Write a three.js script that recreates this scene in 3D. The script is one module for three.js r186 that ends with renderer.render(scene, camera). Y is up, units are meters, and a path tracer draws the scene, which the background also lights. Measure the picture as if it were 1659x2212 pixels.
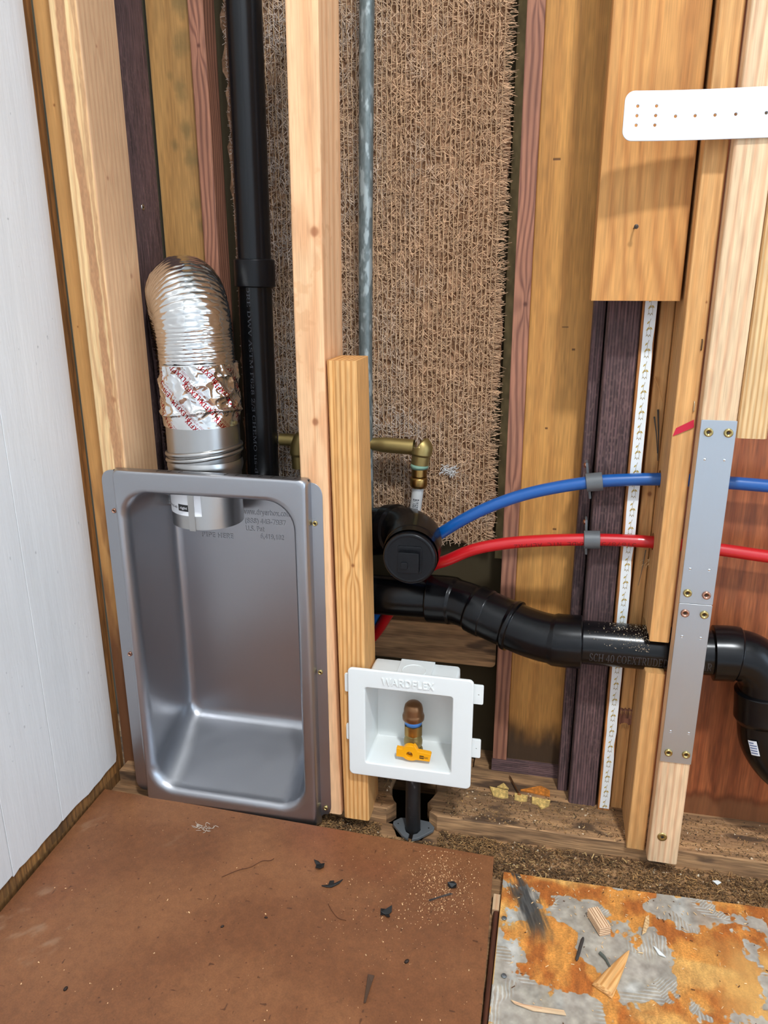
import * as THREE from 'three';
import { mergeGeometries, mergeVertices } from 'three/addons/utils/BufferGeometryUtils.js';
import { RectAreaLightUniformsLib } from 'three/addons/lights/RectAreaLightUniformsLib.js';
import { FontLoader } from 'three/addons/loaders/FontLoader.js';
import { TessellateModifier } from 'three/addons/modifiers/TessellateModifier.js';
import { TextGeometry } from 'three/addons/geometries/TextGeometry.js';

// ---------------------------------------------------------------- camera, sky, light, exposure
const scene = new THREE.Scene();
const renderer = new THREE.WebGLRenderer({ antialias: true });
renderer.toneMapping = THREE.LinearToneMapping;
renderer.toneMappingExposure = 0.56;
renderer.shadowMap.enabled = true;
const camera = new THREE.PerspectiveCamera(67.74, 1659 / 2212, 0.02, 30);
camera.position.set(0, 0.7886, 0.93);
camera.quaternion.setFromRotationMatrix(new THREE.Matrix4().makeBasis(
  new THREE.Vector3(0.97668699, -0.00281701, -0.21464991),
  new THREE.Vector3(-0.06109566, 0.9549147, -0.29052579),
  new THREE.Vector3(0.20579077, 0.29686694, 0.93248066)));
scene.background = new THREE.Color(0.62, 0.8, 1.0);           // daylight sky seen through the glazed door
scene.backgroundIntensity = 4;
RectAreaLightUniformsLib.init();
const CEIL = 2.9, ROOM = { x0: -0.70, x1: 1.95, z1: 2.5 };
const LAMP = { x: 0.52, z: 1.55, s: 0.17 };                     // flush ceiling lamp
const lampLight = new THREE.RectAreaLight(new THREE.Color(0.93, 0.97, 1.0), 1400, LAMP.s, LAMP.s);
lampLight.position.set(LAMP.x, CEIL - 0.062, LAMP.z); lampLight.lookAt(LAMP.x, 0, LAMP.z); lampLight.name = 'ceiling_lamp_light';
scene.add(lampLight);
const DOOR = { z0: 0.75, z1: 1.75, y0: 0.08, y1: 2.02 };       // glazed door in the wall on the right, outside the picture
const dayLight = new THREE.RectAreaLight(new THREE.Color(0.62, 0.8, 1.0), 4.6, DOOR.z1 - DOOR.z0 - 0.1, DOOR.y1 - DOOR.y0 - 0.1);
dayLight.position.set(ROOM.x1 - 0.01, (DOOR.y0 + DOOR.y1) / 2, (DOOR.z0 + DOOR.z1) / 2);
dayLight.lookAt(0, (DOOR.y0 + DOOR.y1) / 2, (DOOR.z0 + DOOR.z1) / 2); dayLight.name = 'door_daylight';
scene.add(dayLight);

// ---------------------------------------------------------------- helpers
function rng(s) { return () => { s |= 0; s = s + 0x6D2B79F5 | 0; let t = Math.imul(s ^ s >>> 15, 1 | s); t = t + Math.imul(t ^ t >>> 7, 61 | t) ^ t; return ((t ^ t >>> 14) >>> 0) / 4294967296; }; }
function hsh(x, y, s) { let h = Math.imul(x, 374761393) + Math.imul(y, 668265263) + Math.imul(s, 1274126177) | 0; h = Math.imul(h ^ h >>> 13, 1274126177); return ((h ^ h >>> 16) >>> 0) / 4294967296; }
function vn(x, y, s = 0) { const xi = Math.floor(x), yi = Math.floor(y); let u = x - xi, v = y - yi; u = u * u * (3 - 2 * u); v = v * v * (3 - 2 * v); const a = hsh(xi, yi, s), b = hsh(xi + 1, yi, s), c = hsh(xi, yi + 1, s), d = hsh(xi + 1, yi + 1, s); return a + (b - a) * u + (c - a) * v + (a - b - c + d) * u * v; }
function fbm(x, y, o, s = 0) { let a = 0.5, r = 0, n = 0; for (let i = 0; i < o; i++) { r += a * vn(x, y, s + i * 17); n += a; a *= 0.5; x *= 2.03; y *= 2.03; } return r / n; }
const cl = (x, a = 0, b = 1) => x < a ? a : x > b ? b : x;
const ss = (a, b, x) => { const t = cl((x - a) / (b - a)); return t * t * (3 - 2 * t); };
const mix = (a, b, t) => [a[0] + (b[0] - a[0]) * t, a[1] + (b[1] - a[1]) * t, a[2] + (b[2] - a[2]) * t];
const V = (x, y, z) => new THREE.Vector3(x, y, z);

const taken = {};
function numbered(n) { const k = taken[n] = (taken[n] ?? -1) + 1; return k ? n + '_' + String(k).padStart(3, '0') : n; }
function mesh(name, geo, mat, parent) { const m = new THREE.Mesh(geo, mat); m.name = parent ? name : numbered(name); m.castShadow = m.receiveShadow = true; (parent || scene).add(m); return m; }
function tag(o, label, category, group) { o.userData.label = label; o.userData.category = category; if (group) o.userData.group = group; return o; }
function thing(name, label, category, pos = [0, 0, 0], group) { const g = new THREE.Group(); g.name = numbered(name); g.position.set(...pos); scene.add(g); return tag(g, label, category, group); }
function struct(o) { o.userData.kind = 'structure'; return o; }

// a texture of `sx` by `sy` metres; f(X, Y) gives an sRGB colour 0..255
function tex(w, h, sx, sy, f, srgb = true) {
  const d = new Uint8Array(w * h * 4);
  for (let j = 0; j < h; j++) for (let i = 0; i < w; i++) { const c = f((i + 0.5) / w * sx, (j + 0.5) / h * sy), k = (j * w + i) * 4; d[k] = cl(c[0], 0, 255); d[k + 1] = cl(c[1], 0, 255); d[k + 2] = cl(c[2], 0, 255); d[k + 3] = 255; }
  const t = new THREE.DataTexture(d, w, h, THREE.RGBAFormat);
  t.wrapS = t.wrapT = THREE.RepeatWrapping; t.magFilter = THREE.LinearFilter; t.minFilter = THREE.LinearMipmapLinearFilter; t.generateMipmaps = true; t.anisotropy = 8;
  if (srgb) t.colorSpace = THREE.SRGBColorSpace;
  t.repeat.set(1 / sx, 1 / sy); t.needsUpdate = true; return t;
}
function canvasTex(w, h, draw) {
  const c = document.createElement('canvas'); c.width = w; c.height = h; draw(c.getContext('2d'), w, h);
  const t = new THREE.CanvasTexture(c); t.colorSpace = THREE.SRGBColorSpace; t.anisotropy = 8; t.wrapS = t.wrapT = THREE.ClampToEdgeWrapping; return t;
}
// wood: grain along Y; knots [[x, y, radius]]
function woodTex(o) {
  const { W = 384, H = 1024, sx = 0.2, sy = 1.3, base, late, freq = 220, warp = 0.012, seed = 1, sharp = 3, contrast = 0.6, fibre = 0.16, patch = 0.14, knots = [], extra, wy = 1.6 } = o;
  return tex(W, H, sx, sy, (X, Y) => {
    let d = X + warp * (fbm(X * 9 + 3, Y * wy, 3, seed) - 0.5) * 2, kn = 0;
    for (const [kx, ky, kr] of knots) {
      const dx = X - kx, dy = (Y - ky) * 0.45, r2 = (dx * dx + dy * dy) / (kr * kr);
      if (r2 < 16) { d += Math.sign(dx || 1) * kr * 1.9 * Math.exp(-r2 * 0.35) * (1 - Math.exp(-Math.abs(dx) / kr * 3)); kn = Math.max(kn, Math.exp(-((dx * dx + (Y - ky) ** 2 * 0.8) / (kr * kr)) * 6)); }
    }
    const p = d * freq + 1.5 * fbm(X * 20, Y * 1.3, 2, seed + 5);
    let s = 0.5 + 0.5 * Math.sin(p * 6.2832); s = Math.pow(s, sharp);
    const f = vn(X * 1500, Y * 26, seed + 9) - 0.5, g = vn(X * 420, Y * 60, seed + 11) - 0.5, b = fbm(X * 16, Y * 3, 3, seed + 21) - 0.5;
    let c = mix(base, late, cl(s * contrast + kn * 0.8));
    const m = 1 + fibre * (f * 0.7 + g * 0.6) + patch * b * 2;
    c = [c[0] * m, c[1] * m, c[2] * m];
    if (kn > 0.25) { const q = ss(0.25, 0.8, kn) * 0.45; c = mix(c, [c[0] * 0.55, c[1] * 0.4, c[2] * 0.3], q); }
    return extra ? extra(c, X, Y) : c;
  });
}
function woodMat(o) { const map = woodTex(o); return new THREE.MeshStandardMaterial({ map, bumpMap: o.bump === 0 ? null : map, bumpScale: o.bump ?? 0.0007, roughness: o.rough ?? 0.72 }); }
const plain = (c, roughness = 0.6, metalness = 0, more = {}) => new THREE.MeshStandardMaterial({ color: c, roughness, metalness, ...more });

// uv in metres by the way each triangle faces; grain axis 'y' or 'x' or 'z'
function boxUV(geo, grain = 'y', ou = 0, ov = 0) {
  const g = geo.index ? geo.toNonIndexed() : geo, p = g.attributes.position, uv = new Float32Array(p.count * 2);
  const a = V(), b = V(), c = V(), n = V();
  for (let i = 0; i < p.count; i += 3) {
    a.fromBufferAttribute(p, i); b.fromBufferAttribute(p, i + 1); c.fromBufferAttribute(p, i + 2);
    n.copy(b).sub(a).cross(c.clone().sub(a));
    const ax = Math.abs(n.x), ay = Math.abs(n.y), az = Math.abs(n.z);
    for (let k = 0; k < 3; k++) {
      const q = [a, b, c][k]; let u, v;
      if (grain === 'y') { v = q.y; u = ay > ax && ay > az ? q.x : ax > az ? 0.045 - q.z : q.x; if (ay > ax && ay > az) v = q.z; }
      else if (grain === 'x') { v = q.x; u = ax > ay && ax > az ? q.y : ay > az ? q.z : q.y; if (ax > ay && ax > az) v = q.z; }
      else { v = q.z; u = az > ax && az > ay ? q.y : ax > ay ? q.y : q.x; if (az > ax && az > ay) v = q.x; }
      uv[(i + k) * 2] = u + ou; uv[(i + k) * 2 + 1] = v + ov;
    }
  }
  g.setAttribute('uv', new THREE.BufferAttribute(uv, 2)); return g;
}
function rrect(x0, y0, x1, y1, r, S = THREE.Shape) {
  const s = new S(), t = Math.min(r, (x1 - x0) / 2, (y1 - y0) / 2);
  s.moveTo(x0 + t, y0); s.lineTo(x1 - t, y0); s.absarc(x1 - t, y0 + t, t, -Math.PI / 2, 0, false); s.lineTo(x1, y1 - t); s.absarc(x1 - t, y1 - t, t, 0, Math.PI / 2, false);
  s.lineTo(x0 + t, y1); s.absarc(x0 + t, y1 - t, t, Math.PI / 2, Math.PI, false); s.lineTo(x0, y0 + t); s.absarc(x0 + t, y0 + t, t, Math.PI, Math.PI * 1.5, false); return s;
}
function poly(pts, S = THREE.Shape) { const s = new S(); pts.forEach(([x, y], i) => i ? s.lineTo(x, y) : s.moveTo(x, y)); s.closePath(); return s; }
// a length of lumber: local x 0..w, y 0..h, z -d..0
function lumber(w, h, d, r = 0.0025, steps = 1) { const g = new THREE.ExtrudeGeometry(rrect(0, 0, w, d, r), { depth: h, steps, bevelEnabled: false, curveSegments: 3 }); g.rotateX(-Math.PI / 2); return g; }
function stud(name, label, category, x0, x1, y0, y1, zf, d, mat, { r = 0.0025, lean = 0, bow, ou = 0, ov = 0, parent, group } = {}) {
  const g = lumber(x1 - x0, y1 - y0, d, r, bow ? 30 : 1), p = g.attributes.position;
  if (bow || lean) for (let i = 0; i < p.count; i++) p.setX(i, p.getX(i) + (bow ? bow(p.getY(i) + y0) : 0) + lean * p.getY(i));
  if (bow) g.computeVertexNormals();
  const m = mesh(name, boxUV(g, 'y', ou, ov), mat, parent); m.position.set(x0, y0, zf);
  if (label) tag(m, label, category, group); return m;
}
function slab(x0, x1, y0, y1, z0, z1, r = 0.0015, grain = 'x') { // rounded box around its middle, in place
  const g = new THREE.ExtrudeGeometry(rrect(x0, y0, x1, y1, r), { depth: z1 - z0, bevelEnabled: false, curveSegments: 3 }); g.translate(0, 0, z0); return boxUV(g, grain);
}
function box(x0, x1, y0, y1, z0, z1) { const g = new THREE.BoxGeometry(x1 - x0, y1 - y0, z1 - z0); g.translate((x0 + x1) / 2, (y0 + y1) / 2, (z0 + z1) / 2); return g; }
// a tube along points; rad(t, s) radius at share t and length s; u round the tube (0.5 faces away from n0), v = metres along
function sweep(pts, rad, { n = 60, m = 32, n0 = V(0, 0, -1), cap0 = false, cap1 = false, crumple, straight = false } = {}) {
  const P = pts.map((p) => p.isVector3 ? p : V(...p));
  const curve = straight ? null : new THREE.CatmullRomCurve3(P, false, 'centripetal');
  const C = [], T = [];
  if (straight) { const k = new THREE.CurvePath(); for (let i = 0; i + 1 < P.length; i++) k.add(new THREE.LineCurve3(P[i], P[i + 1])); for (let i = 0; i <= n; i++) { C.push(k.getPointAt(i / n)); T.push(k.getTangentAt(i / n)); } }
  else for (let i = 0; i <= n; i++) { C.push(curve.getPointAt(i / n)); T.push(curve.getTangentAt(i / n)); }
  let N = n0.clone(); N.addScaledVector(T[0], -N.dot(T[0])).normalize();
  const pos = [], uv = [], idx = []; let len = 0;
  for (let i = 0; i <= n; i++) {
    if (i) { N.addScaledVector(T[i], -N.dot(T[i])).normalize(); len += C[i].distanceTo(C[i - 1]); }
    const B = V().crossVectors(T[i], N);
    for (let j = 0; j <= m; j++) {
      const a = j / m * Math.PI * 2, r = rad(i / n, len) + (crumple ? crumple(a, len) : 0);
      pos.push(C[i].x + (N.x * Math.cos(a) + B.x * Math.sin(a)) * r, C[i].y + (N.y * Math.cos(a) + B.y * Math.sin(a)) * r, C[i].z + (N.z * Math.cos(a) + B.z * Math.sin(a)) * r);
      uv.push(j / m, len);
    }
  }
  for (let i = 0; i < n; i++) for (let j = 0; j < m; j++) { const a = i * (m + 1) + j, b = a + m + 1; idx.push(a, a + 1, b, b, a + 1, b + 1); }
  const caps = (i, flip) => { const c = pos.length / 3; pos.push(C[i].x, C[i].y, C[i].z); uv.push(0.5, i ? len : 0); for (let j = 0; j <= m; j++) { const k = (i * (m + 1) + j) * 3; pos.push(pos[k], pos[k + 1], pos[k + 2]); uv.push(0.5, i ? len : 0); } for (let j = 0; j < m; j++) flip ? idx.push(c, c + 1 + j + 1, c + 1 + j) : idx.push(c, c + 1 + j, c + 2 + j); };
  if (cap0) caps(0, true); if (cap1) caps(n, false);
  const g = new THREE.BufferGeometry(); g.setAttribute('position', new THREE.Float32BufferAttribute(pos, 3)); g.setAttribute('uv', new THREE.Float32BufferAttribute(uv, 2)); g.setIndex(idx); g.computeVertexNormals();
  const nn = g.attributes.normal; // close the seam smoothly
  for (let i = 0; i <= n; i++) { const a = i * (m + 1), b = a + m, x = nn.getX(a) + nn.getX(b), y = nn.getY(a) + nn.getY(b), z = nn.getZ(a) + nn.getZ(b), l = Math.hypot(x, y, z) || 1; nn.setXYZ(a, x / l, y / l, z / l); nn.setXYZ(b, x / l, y / l, z / l); }
  return g;
}
function stepped(list) { return (t) => { for (const [a, b, r0, r1] of list) if (t <= b) return r0 + ((r1 ?? r0) - r0) * cl((t - a) / Math.max(1e-6, b - a)); return list[list.length - 1][2]; }; }
function lathe(prof, seg = 32) { return new THREE.LatheGeometry(prof.map(([r, y]) => new THREE.Vector2(r, y)), seg); }
function scatter(name, geo, mat, N, place, colours, seed) {
  const im = new THREE.InstancedMesh(geo, mat, N), R = rng(seed), o = new THREE.Object3D(), c = new THREE.Color();
  for (let i = 0; i < N; i++) { place(o, R, i); o.updateMatrix(); im.setMatrixAt(i, o.matrix); const k = colours(R, o); im.setColorAt(i, c.setRGB(k[0] / 255, k[1] / 255, k[2] / 255, THREE.SRGBColorSpace)); }
  im.name = numbered(name); im.castShadow = im.receiveShadow = true; im.userData.kind = 'stuff'; scene.add(im); return im;
}

// ---------------------------------------------------------------- materials
const M = {};
M.pink = woodMat({ base: [232, 184, 138], late: [208, 146, 100], freq: 34, warp: 0.016, contrast: 0.55, sharp: 2, seed: 3, fibre: 0.12, patch: 0.08, knots: [[0.024, 0.60, 0.012], [0.03, 0.83, 0.015]], bump: 0.0009,
  extra: (c, X, Y) => { const t = ss(0.62, 0.7, fbm(X * 60, Y * 60, 4, 77)) * ss(0.55, 0.72, Y) * ss(1.0, 0.86, Y) * 0.5; return mix(c, [206, 150, 104], t * 0.7); } });
M.short = woodMat({ base: [226, 172, 108], late: [186, 124, 62], freq: 150, warp: 0.006, contrast: 0.8, sharp: 2, seed: 8, knots: [[0.02, 0.41, 0.006], [0.024, 0.22, 0.004]], patch: 0.08 });
M.waney = woodMat({ base: [232, 194, 140], late: [206, 154, 106], freq: 110, warp: 0.008, contrast: 0.6, sharp: 2, seed: 12, knots: [[0.03, 0.62, 0.010], [0.075, 0.9, 0.006], [0.11, 0.78, 0.008], [0.08, 1.05, 0.005]], bump: 0.0012,
  extra: (c, X, Y) => { // bark and cambium left along the edge
    if (X > 0.042) return mix(c, [196, 148, 118], 0.5);
    const a = 0.009 + 0.006 * fbm(Y * 5, 2, 3, 4) - 0.016 * (Y - 0.6), w = 0.0045 + 0.005 * fbm(Y * 7, 9, 3, 6), e = 0.003 * (fbm(X * 300, Y * 70, 2, 9) - 0.5);
    const t1 = ss(w, w * 0.6, Math.abs(X - 0.012 - a + e)), t2 = ss(0.0035, 0.0015, Math.abs(X - 0.033 + 0.006 * (fbm(Y * 6, 4, 3, 14) - 0.5) + e)) * 0.8, sp = 0.94 + 0.2 * fbm(X * 500, Y * 220, 2, 5);
    return mix(c, [160 * sp, 112 * sp, 76 * sp], cl(t1 * ss(0.35, 0.6, fbm(Y * 4, 1, 2, 31) + 0.15) * 0.8 + t2 * 0.7)); } });
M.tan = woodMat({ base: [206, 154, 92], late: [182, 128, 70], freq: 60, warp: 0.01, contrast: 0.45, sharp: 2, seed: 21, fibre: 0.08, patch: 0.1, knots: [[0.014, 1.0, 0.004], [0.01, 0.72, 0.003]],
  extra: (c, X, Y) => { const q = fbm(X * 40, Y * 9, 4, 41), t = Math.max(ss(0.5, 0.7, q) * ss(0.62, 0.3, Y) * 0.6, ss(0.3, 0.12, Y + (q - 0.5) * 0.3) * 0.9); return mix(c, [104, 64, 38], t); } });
M.fir = woodMat({ base: [212, 160, 100], late: [184, 128, 72], freq: 70, warp: 0.01, contrast: 0.5, sharp: 2, seed: 25, knots: [[0.02, 0.75, 0.003], [0.06, 0.5, 0.008]], patch: 0.1 });
M.pale = woodMat({ base: [222, 188, 148], late: [204, 150, 112], freq: 105, warp: 0.007, contrast: 0.6, sharp: 3, seed: 31, patch: 0.06 });
M.pale2 = woodMat({ base: [218, 182, 132], late: [188, 138, 84], freq: 190, warp: 0.003, contrast: 0.75, sharp: 2, seed: 36, patch: 0.05 });
M.board = woodMat({ base: [200, 142, 78], late: [170, 108, 52], freq: 55, warp: 0.03, contrast: 0.6, sharp: 2, seed: 43, wy: 4.2, fibre: 0.16, patch: 0.1 });
const stains = (seed, list, col) => (c, X, Y) => { let t = 0; for (const [x, y, r, k] of list) { const q = Math.hypot(X - x, (Y - y) * 0.75) / r + (fbm(X * 140, Y * 110, 4, seed) - 0.5) * 0.8; t = Math.max(t, ss(1.15, 0.1, q) * k); } return mix(c, col, t); };
M.plyLeft = woodMat({ base: [180, 134, 76], late: [154, 108, 56], freq: 36, warp: 0.03, contrast: 0.4, sharp: 2, seed: 51, fibre: 0.2, patch: 0.12,
  extra: stains(8, [[0.055, 1.13, 0.02, 0.6], [0.05, 1.08, 0.016, 0.55], [0.045, 1.02, 0.014, 0.5], [0.05, 0.97, 0.014, 0.6], [0.056, 0.93, 0.016, 0.6], [0.03, 0.95, 0.008, 0.5], [0.058, 0.87, 0.012, 0.4], [0.03, 1.04, 0.007, 0.4], [0.062, 0.84, 0.008, 0.5]], [112, 92, 52]) });
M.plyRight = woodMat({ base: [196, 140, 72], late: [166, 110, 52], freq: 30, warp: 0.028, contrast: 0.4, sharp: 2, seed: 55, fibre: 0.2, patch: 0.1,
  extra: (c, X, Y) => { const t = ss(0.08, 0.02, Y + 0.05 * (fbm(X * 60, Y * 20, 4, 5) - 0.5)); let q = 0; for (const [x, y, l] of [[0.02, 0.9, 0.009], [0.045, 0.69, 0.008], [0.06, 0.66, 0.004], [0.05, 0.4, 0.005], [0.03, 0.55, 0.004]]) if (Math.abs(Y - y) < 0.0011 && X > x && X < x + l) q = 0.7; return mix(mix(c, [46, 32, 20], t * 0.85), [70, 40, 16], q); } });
M.redwood = woodMat({ base: [156, 106, 82], late: [106, 66, 52], freq: 120, warp: 0.02, contrast: 0.8, sharp: 2, seed: 61, wy: 4, fibre: 0.2, knots: [[0.016, 0.72, 0.007], [0.01, 0.45, 0.005], [0.013, 1.09, 0.006]], bump: 0.001 });
M.dark = woodMat({ base: [98, 74, 72], late: [58, 42, 46], freq: 280, warp: 0.006, contrast: 0.8, sharp: 2, seed: 71, fibre: 0.6, patch: 0.22, rough: 0.85, bump: 0.0015, extra: (c, X, Y) => { const t = ss(0.6, 0.75, vn(X * 500, Y * 240, 4)) * 0.35; return mix(c, [128, 100, 92], t * fbm(X * 20, Y * 8, 2, 8) * 1.5); } });
M.mahogany = woodMat({ base: [166, 94, 54], late: [124, 62, 32], freq: 40, warp: 0.02, contrast: 0.55, sharp: 1.5, seed: 81, sx: 0.4, W: 512, fibre: 0.3, patch: 0.18, rough: 0.5,
  extra: (c, X, Y) => { const e = Y - 0.018 - 0.03 * fbm(X * 60, 3, 4, 9), t = ss(0.006, -0.004, e), e2 = ss(0.012, 0, Math.abs(e - 0.004)); return mix(mix(c, [92, 48, 24], e2 * 0.6), [120, 78, 48], t * 0.7); } });
M.sill = woodMat({ base: [152, 116, 80], late: [104, 76, 52], freq: 38, warp: 0.03, contrast: 0.5, sharp: 2, seed: 91, W: 384, H: 1024, fibre: 0.4, patch: 0.3, rough: 0.9, bump: 0.002, wy: 5, extra: (c, X, Y) => mix(c, [58, 42, 30], ss(0.58, 0.75, fbm(X * 40, Y * 14, 4, 6)) * 0.7) });
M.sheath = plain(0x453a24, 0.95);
M.soil = plain(0x33261b, 0.95);
M.abs = new THREE.MeshPhysicalMaterial({ color: 0x08080a, roughness: 0.24, specularIntensity: 0.65 });
M.absDull = new THREE.MeshPhysicalMaterial({ color: 0x0c0d10, roughness: 0.34, specularIntensity: 0.6 });
M.galv = new THREE.MeshStandardMaterial({ color: 0xb9b7b4, metalness: 1, roughness: 0.3 });
M.steelMap = tex(512, 512, 0.3, 0.3, (X, Y) => { const g = 190 + 20 * (fbm(X * 700, Y * 60, 2, 3) - 0.5) + 26 * (fbm(X * 25, Y * 25, 3, 7) - 0.5); return [g, g, g]; }, false);
M.pan = new THREE.MeshStandardMaterial({ color: 0xacadb1, metalness: 1, roughness: 0.47, roughnessMap: M.steelMap });
M.plate = new THREE.MeshStandardMaterial({ color: 0xb9bfc5, metalness: 1, roughness: 0.6, roughnessMap: M.steelMap });
M.foil = new THREE.MeshStandardMaterial({ color: 0xdcdcda, metalness: 1, roughness: 0.16 });
M.brassOld = plain(0x9a8654, 0.45, 0.85);
M.brass = plain(0xa9864e, 0.32, 1);
M.bronze = plain(0x8a6446, 0.38, 1);
M.white = new THREE.MeshPhysicalMaterial({ color: 0xe6e9e6, roughness: 0.38, clearcoat: 0.15 });
M.strap = new THREE.MeshPhysicalMaterial({ color: 0xdde2ea, roughness: 0.4, clearcoat: 0.15 });
M.grey = plain(0x5c5f61, 0.45);
M.blue = new THREE.MeshPhysicalMaterial({ color: 0x06529a, roughness: 0.35, clearcoat: 0.3 });
M.red = new THREE.MeshPhysicalMaterial({ color: 0xc01018, roughness: 0.38, clearcoat: 0.3 });
M.yellow = plain(0xf2a400, 0.4);
M.screw = plain(0xb9a36a, 0.3, 1);
M.screwCopper = plain(0xb98a74, 0.3, 1);
M.screwDark = plain(0x4a3f36, 0.4, 0.8);
M.black = plain(0x121212, 0.6);
M.galvPipe = new THREE.MeshStandardMaterial({ metalness: 0.55, roughness: 0.5, map: tex(128, 1024, 1, 1.3, (X, Y) => { const t = ss(0.52, 0.66, fbm(X * 9, Y * 60, 4, 2)), g = fbm(X * 30, Y * 200, 2, 5) - 0.5; return mix([112 + 30 * g, 120 + 30 * g, 118 + 30 * g], [160, 168, 166], t); }) });

// ---------------------------------------------------------------- setting: floor, walls, ceiling
const floor = struct(mesh('floor', (() => { // subfloor with the hole cut for the gas line
  const s = poly([[ROOM.x0 - 0.1, 0.3], [ROOM.x1 + 0.1, 0.3], [ROOM.x1 + 0.1, -ROOM.z1 - 0.1], [ROOM.x0 - 0.1, -ROOM.z1 - 0.1]]);
  s.holes.push(poly([[-0.26, 0.215], [-0.25, 0.034], [-0.2, 0.03], [-0.188, 0.004], [-0.15, 0.004], [-0.142, 0.031], [-0.1, 0.034], [-0.1, 0.215]], THREE.Path));
  const g = new THREE.ExtrudeGeometry(s, { depth: 0.08, bevelEnabled: false }); g.rotateX(-Math.PI / 2); g.translate(0, -0.1, 0); return boxUV(g, 'x', 0.05, 0.85); })(), M.sill));
floor.userData.label = 'old stained subfloor';
struct(mesh('ground', (() => { const a = [[ROOM.x0 - 0.1, 0.3], [ROOM.x1 + 0.1, 0.3], [ROOM.x1 + 0.1, -ROOM.z1 - 0.1], [ROOM.x0 - 0.1, -ROOM.z1 - 0.1]], s = poly(a); s.holes.push(poly(a.map(([x, y]) => [x + (x < 0 ? 0.08 : -0.08), y + (y > 0 ? -0.06 : 0.08)]), THREE.Path));
  const g = new THREE.ExtrudeGeometry(s, { depth: 0.2, bevelEnabled: false }); g.rotateX(-Math.PI / 2); g.translate(0, -0.3, 0); return mergeGeometries([g, box(ROOM.x0 - 0.1, ROOM.x1 + 0.1, -0.5, -0.3, -0.3, ROOM.z1 + 0.1).toNonIndexed()]); })(), M.soil)); // unseen foundation and earth of the crawl space, added to shut out sky light
struct(mesh('floor', box(ROOM.x0, ROOM.x1, -0.02, -0.006, 0.92, ROOM.z1), plain(0xc9cdd2, 0.5))); // added pale floor behind the camera, unseen, to brighten the metal reflections
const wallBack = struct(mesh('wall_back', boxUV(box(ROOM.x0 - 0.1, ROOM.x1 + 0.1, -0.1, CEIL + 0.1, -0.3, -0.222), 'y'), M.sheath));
const plasterMat = plain(0xdfe2e6, 0.9), ceilMat = plain(0xe9e7e2, 0.9), woodWall = plain(0xb08a63, 0.8);
struct(mesh('ceiling', box(ROOM.x0 - 0.1, ROOM.x1 + 0.1, CEIL, CEIL + 0.1, -0.3, ROOM.z1 + 0.1), ceilMat));
struct(mesh('wall_front', box(ROOM.x0 - 0.1, ROOM.x1 + 0.1, -0.1, CEIL + 0.1, ROOM.z1, ROOM.z1 + 0.1), plasterMat));
{ // wall on the right with the opening of the glazed door
  const s = poly([[-0.3, -0.1], [ROOM.z1 + 0.1, -0.1], [ROOM.z1 + 0.1, CEIL + 0.1], [-0.3, CEIL + 0.1]]);
  s.holes.push(poly([[DOOR.z0, DOOR.y0], [DOOR.z1, DOOR.y0], [DOOR.z1, DOOR.y1], [DOOR.z0, DOOR.y1]], THREE.Path));
  const g = new THREE.ExtrudeGeometry(s, { depth: 0.1, bevelEnabled: false }); g.rotateY(-Math.PI / 2); g.translate(ROOM.x1 + 0.1, 0, 0);
  struct(mesh('wall_right', g, plasterMat));
  const d = new THREE.Group(); d.name = 'door_1'; struct(d); scene.add(d);
  const fr = poly([[DOOR.z0, DOOR.y0], [DOOR.z1, DOOR.y0], [DOOR.z1, DOOR.y1], [DOOR.z0, DOOR.y1]]);
  fr.holes.push(poly([[DOOR.z0 + 0.05, DOOR.y0 + 0.05], [DOOR.z1 - 0.05, DOOR.y0 + 0.05], [DOOR.z1 - 0.05, DOOR.y1 - 0.05], [DOOR.z0 + 0.05, DOOR.y1 - 0.05]], THREE.Path));
  const fg = new THREE.ExtrudeGeometry(fr, { depth: 0.04, bevelEnabled: false }); fg.rotateY(-Math.PI / 2); fg.translate(ROOM.x1 + 0.07, 0, 0);
  mesh('frame', fg, plain(0xe8e6e0, 0.5), d);
  mesh('pane', box(ROOM.x1 + 0.05, ROOM.x1 + 0.052, DOOR.y0 + 0.04, DOOR.y1 - 0.04, DOOR.z0 + 0.04, DOOR.z1 - 0.04), new THREE.MeshPhysicalMaterial({ color: 0xffffff, transmission: 1, roughness: 0, thickness: 0 }), d);
}
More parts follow.
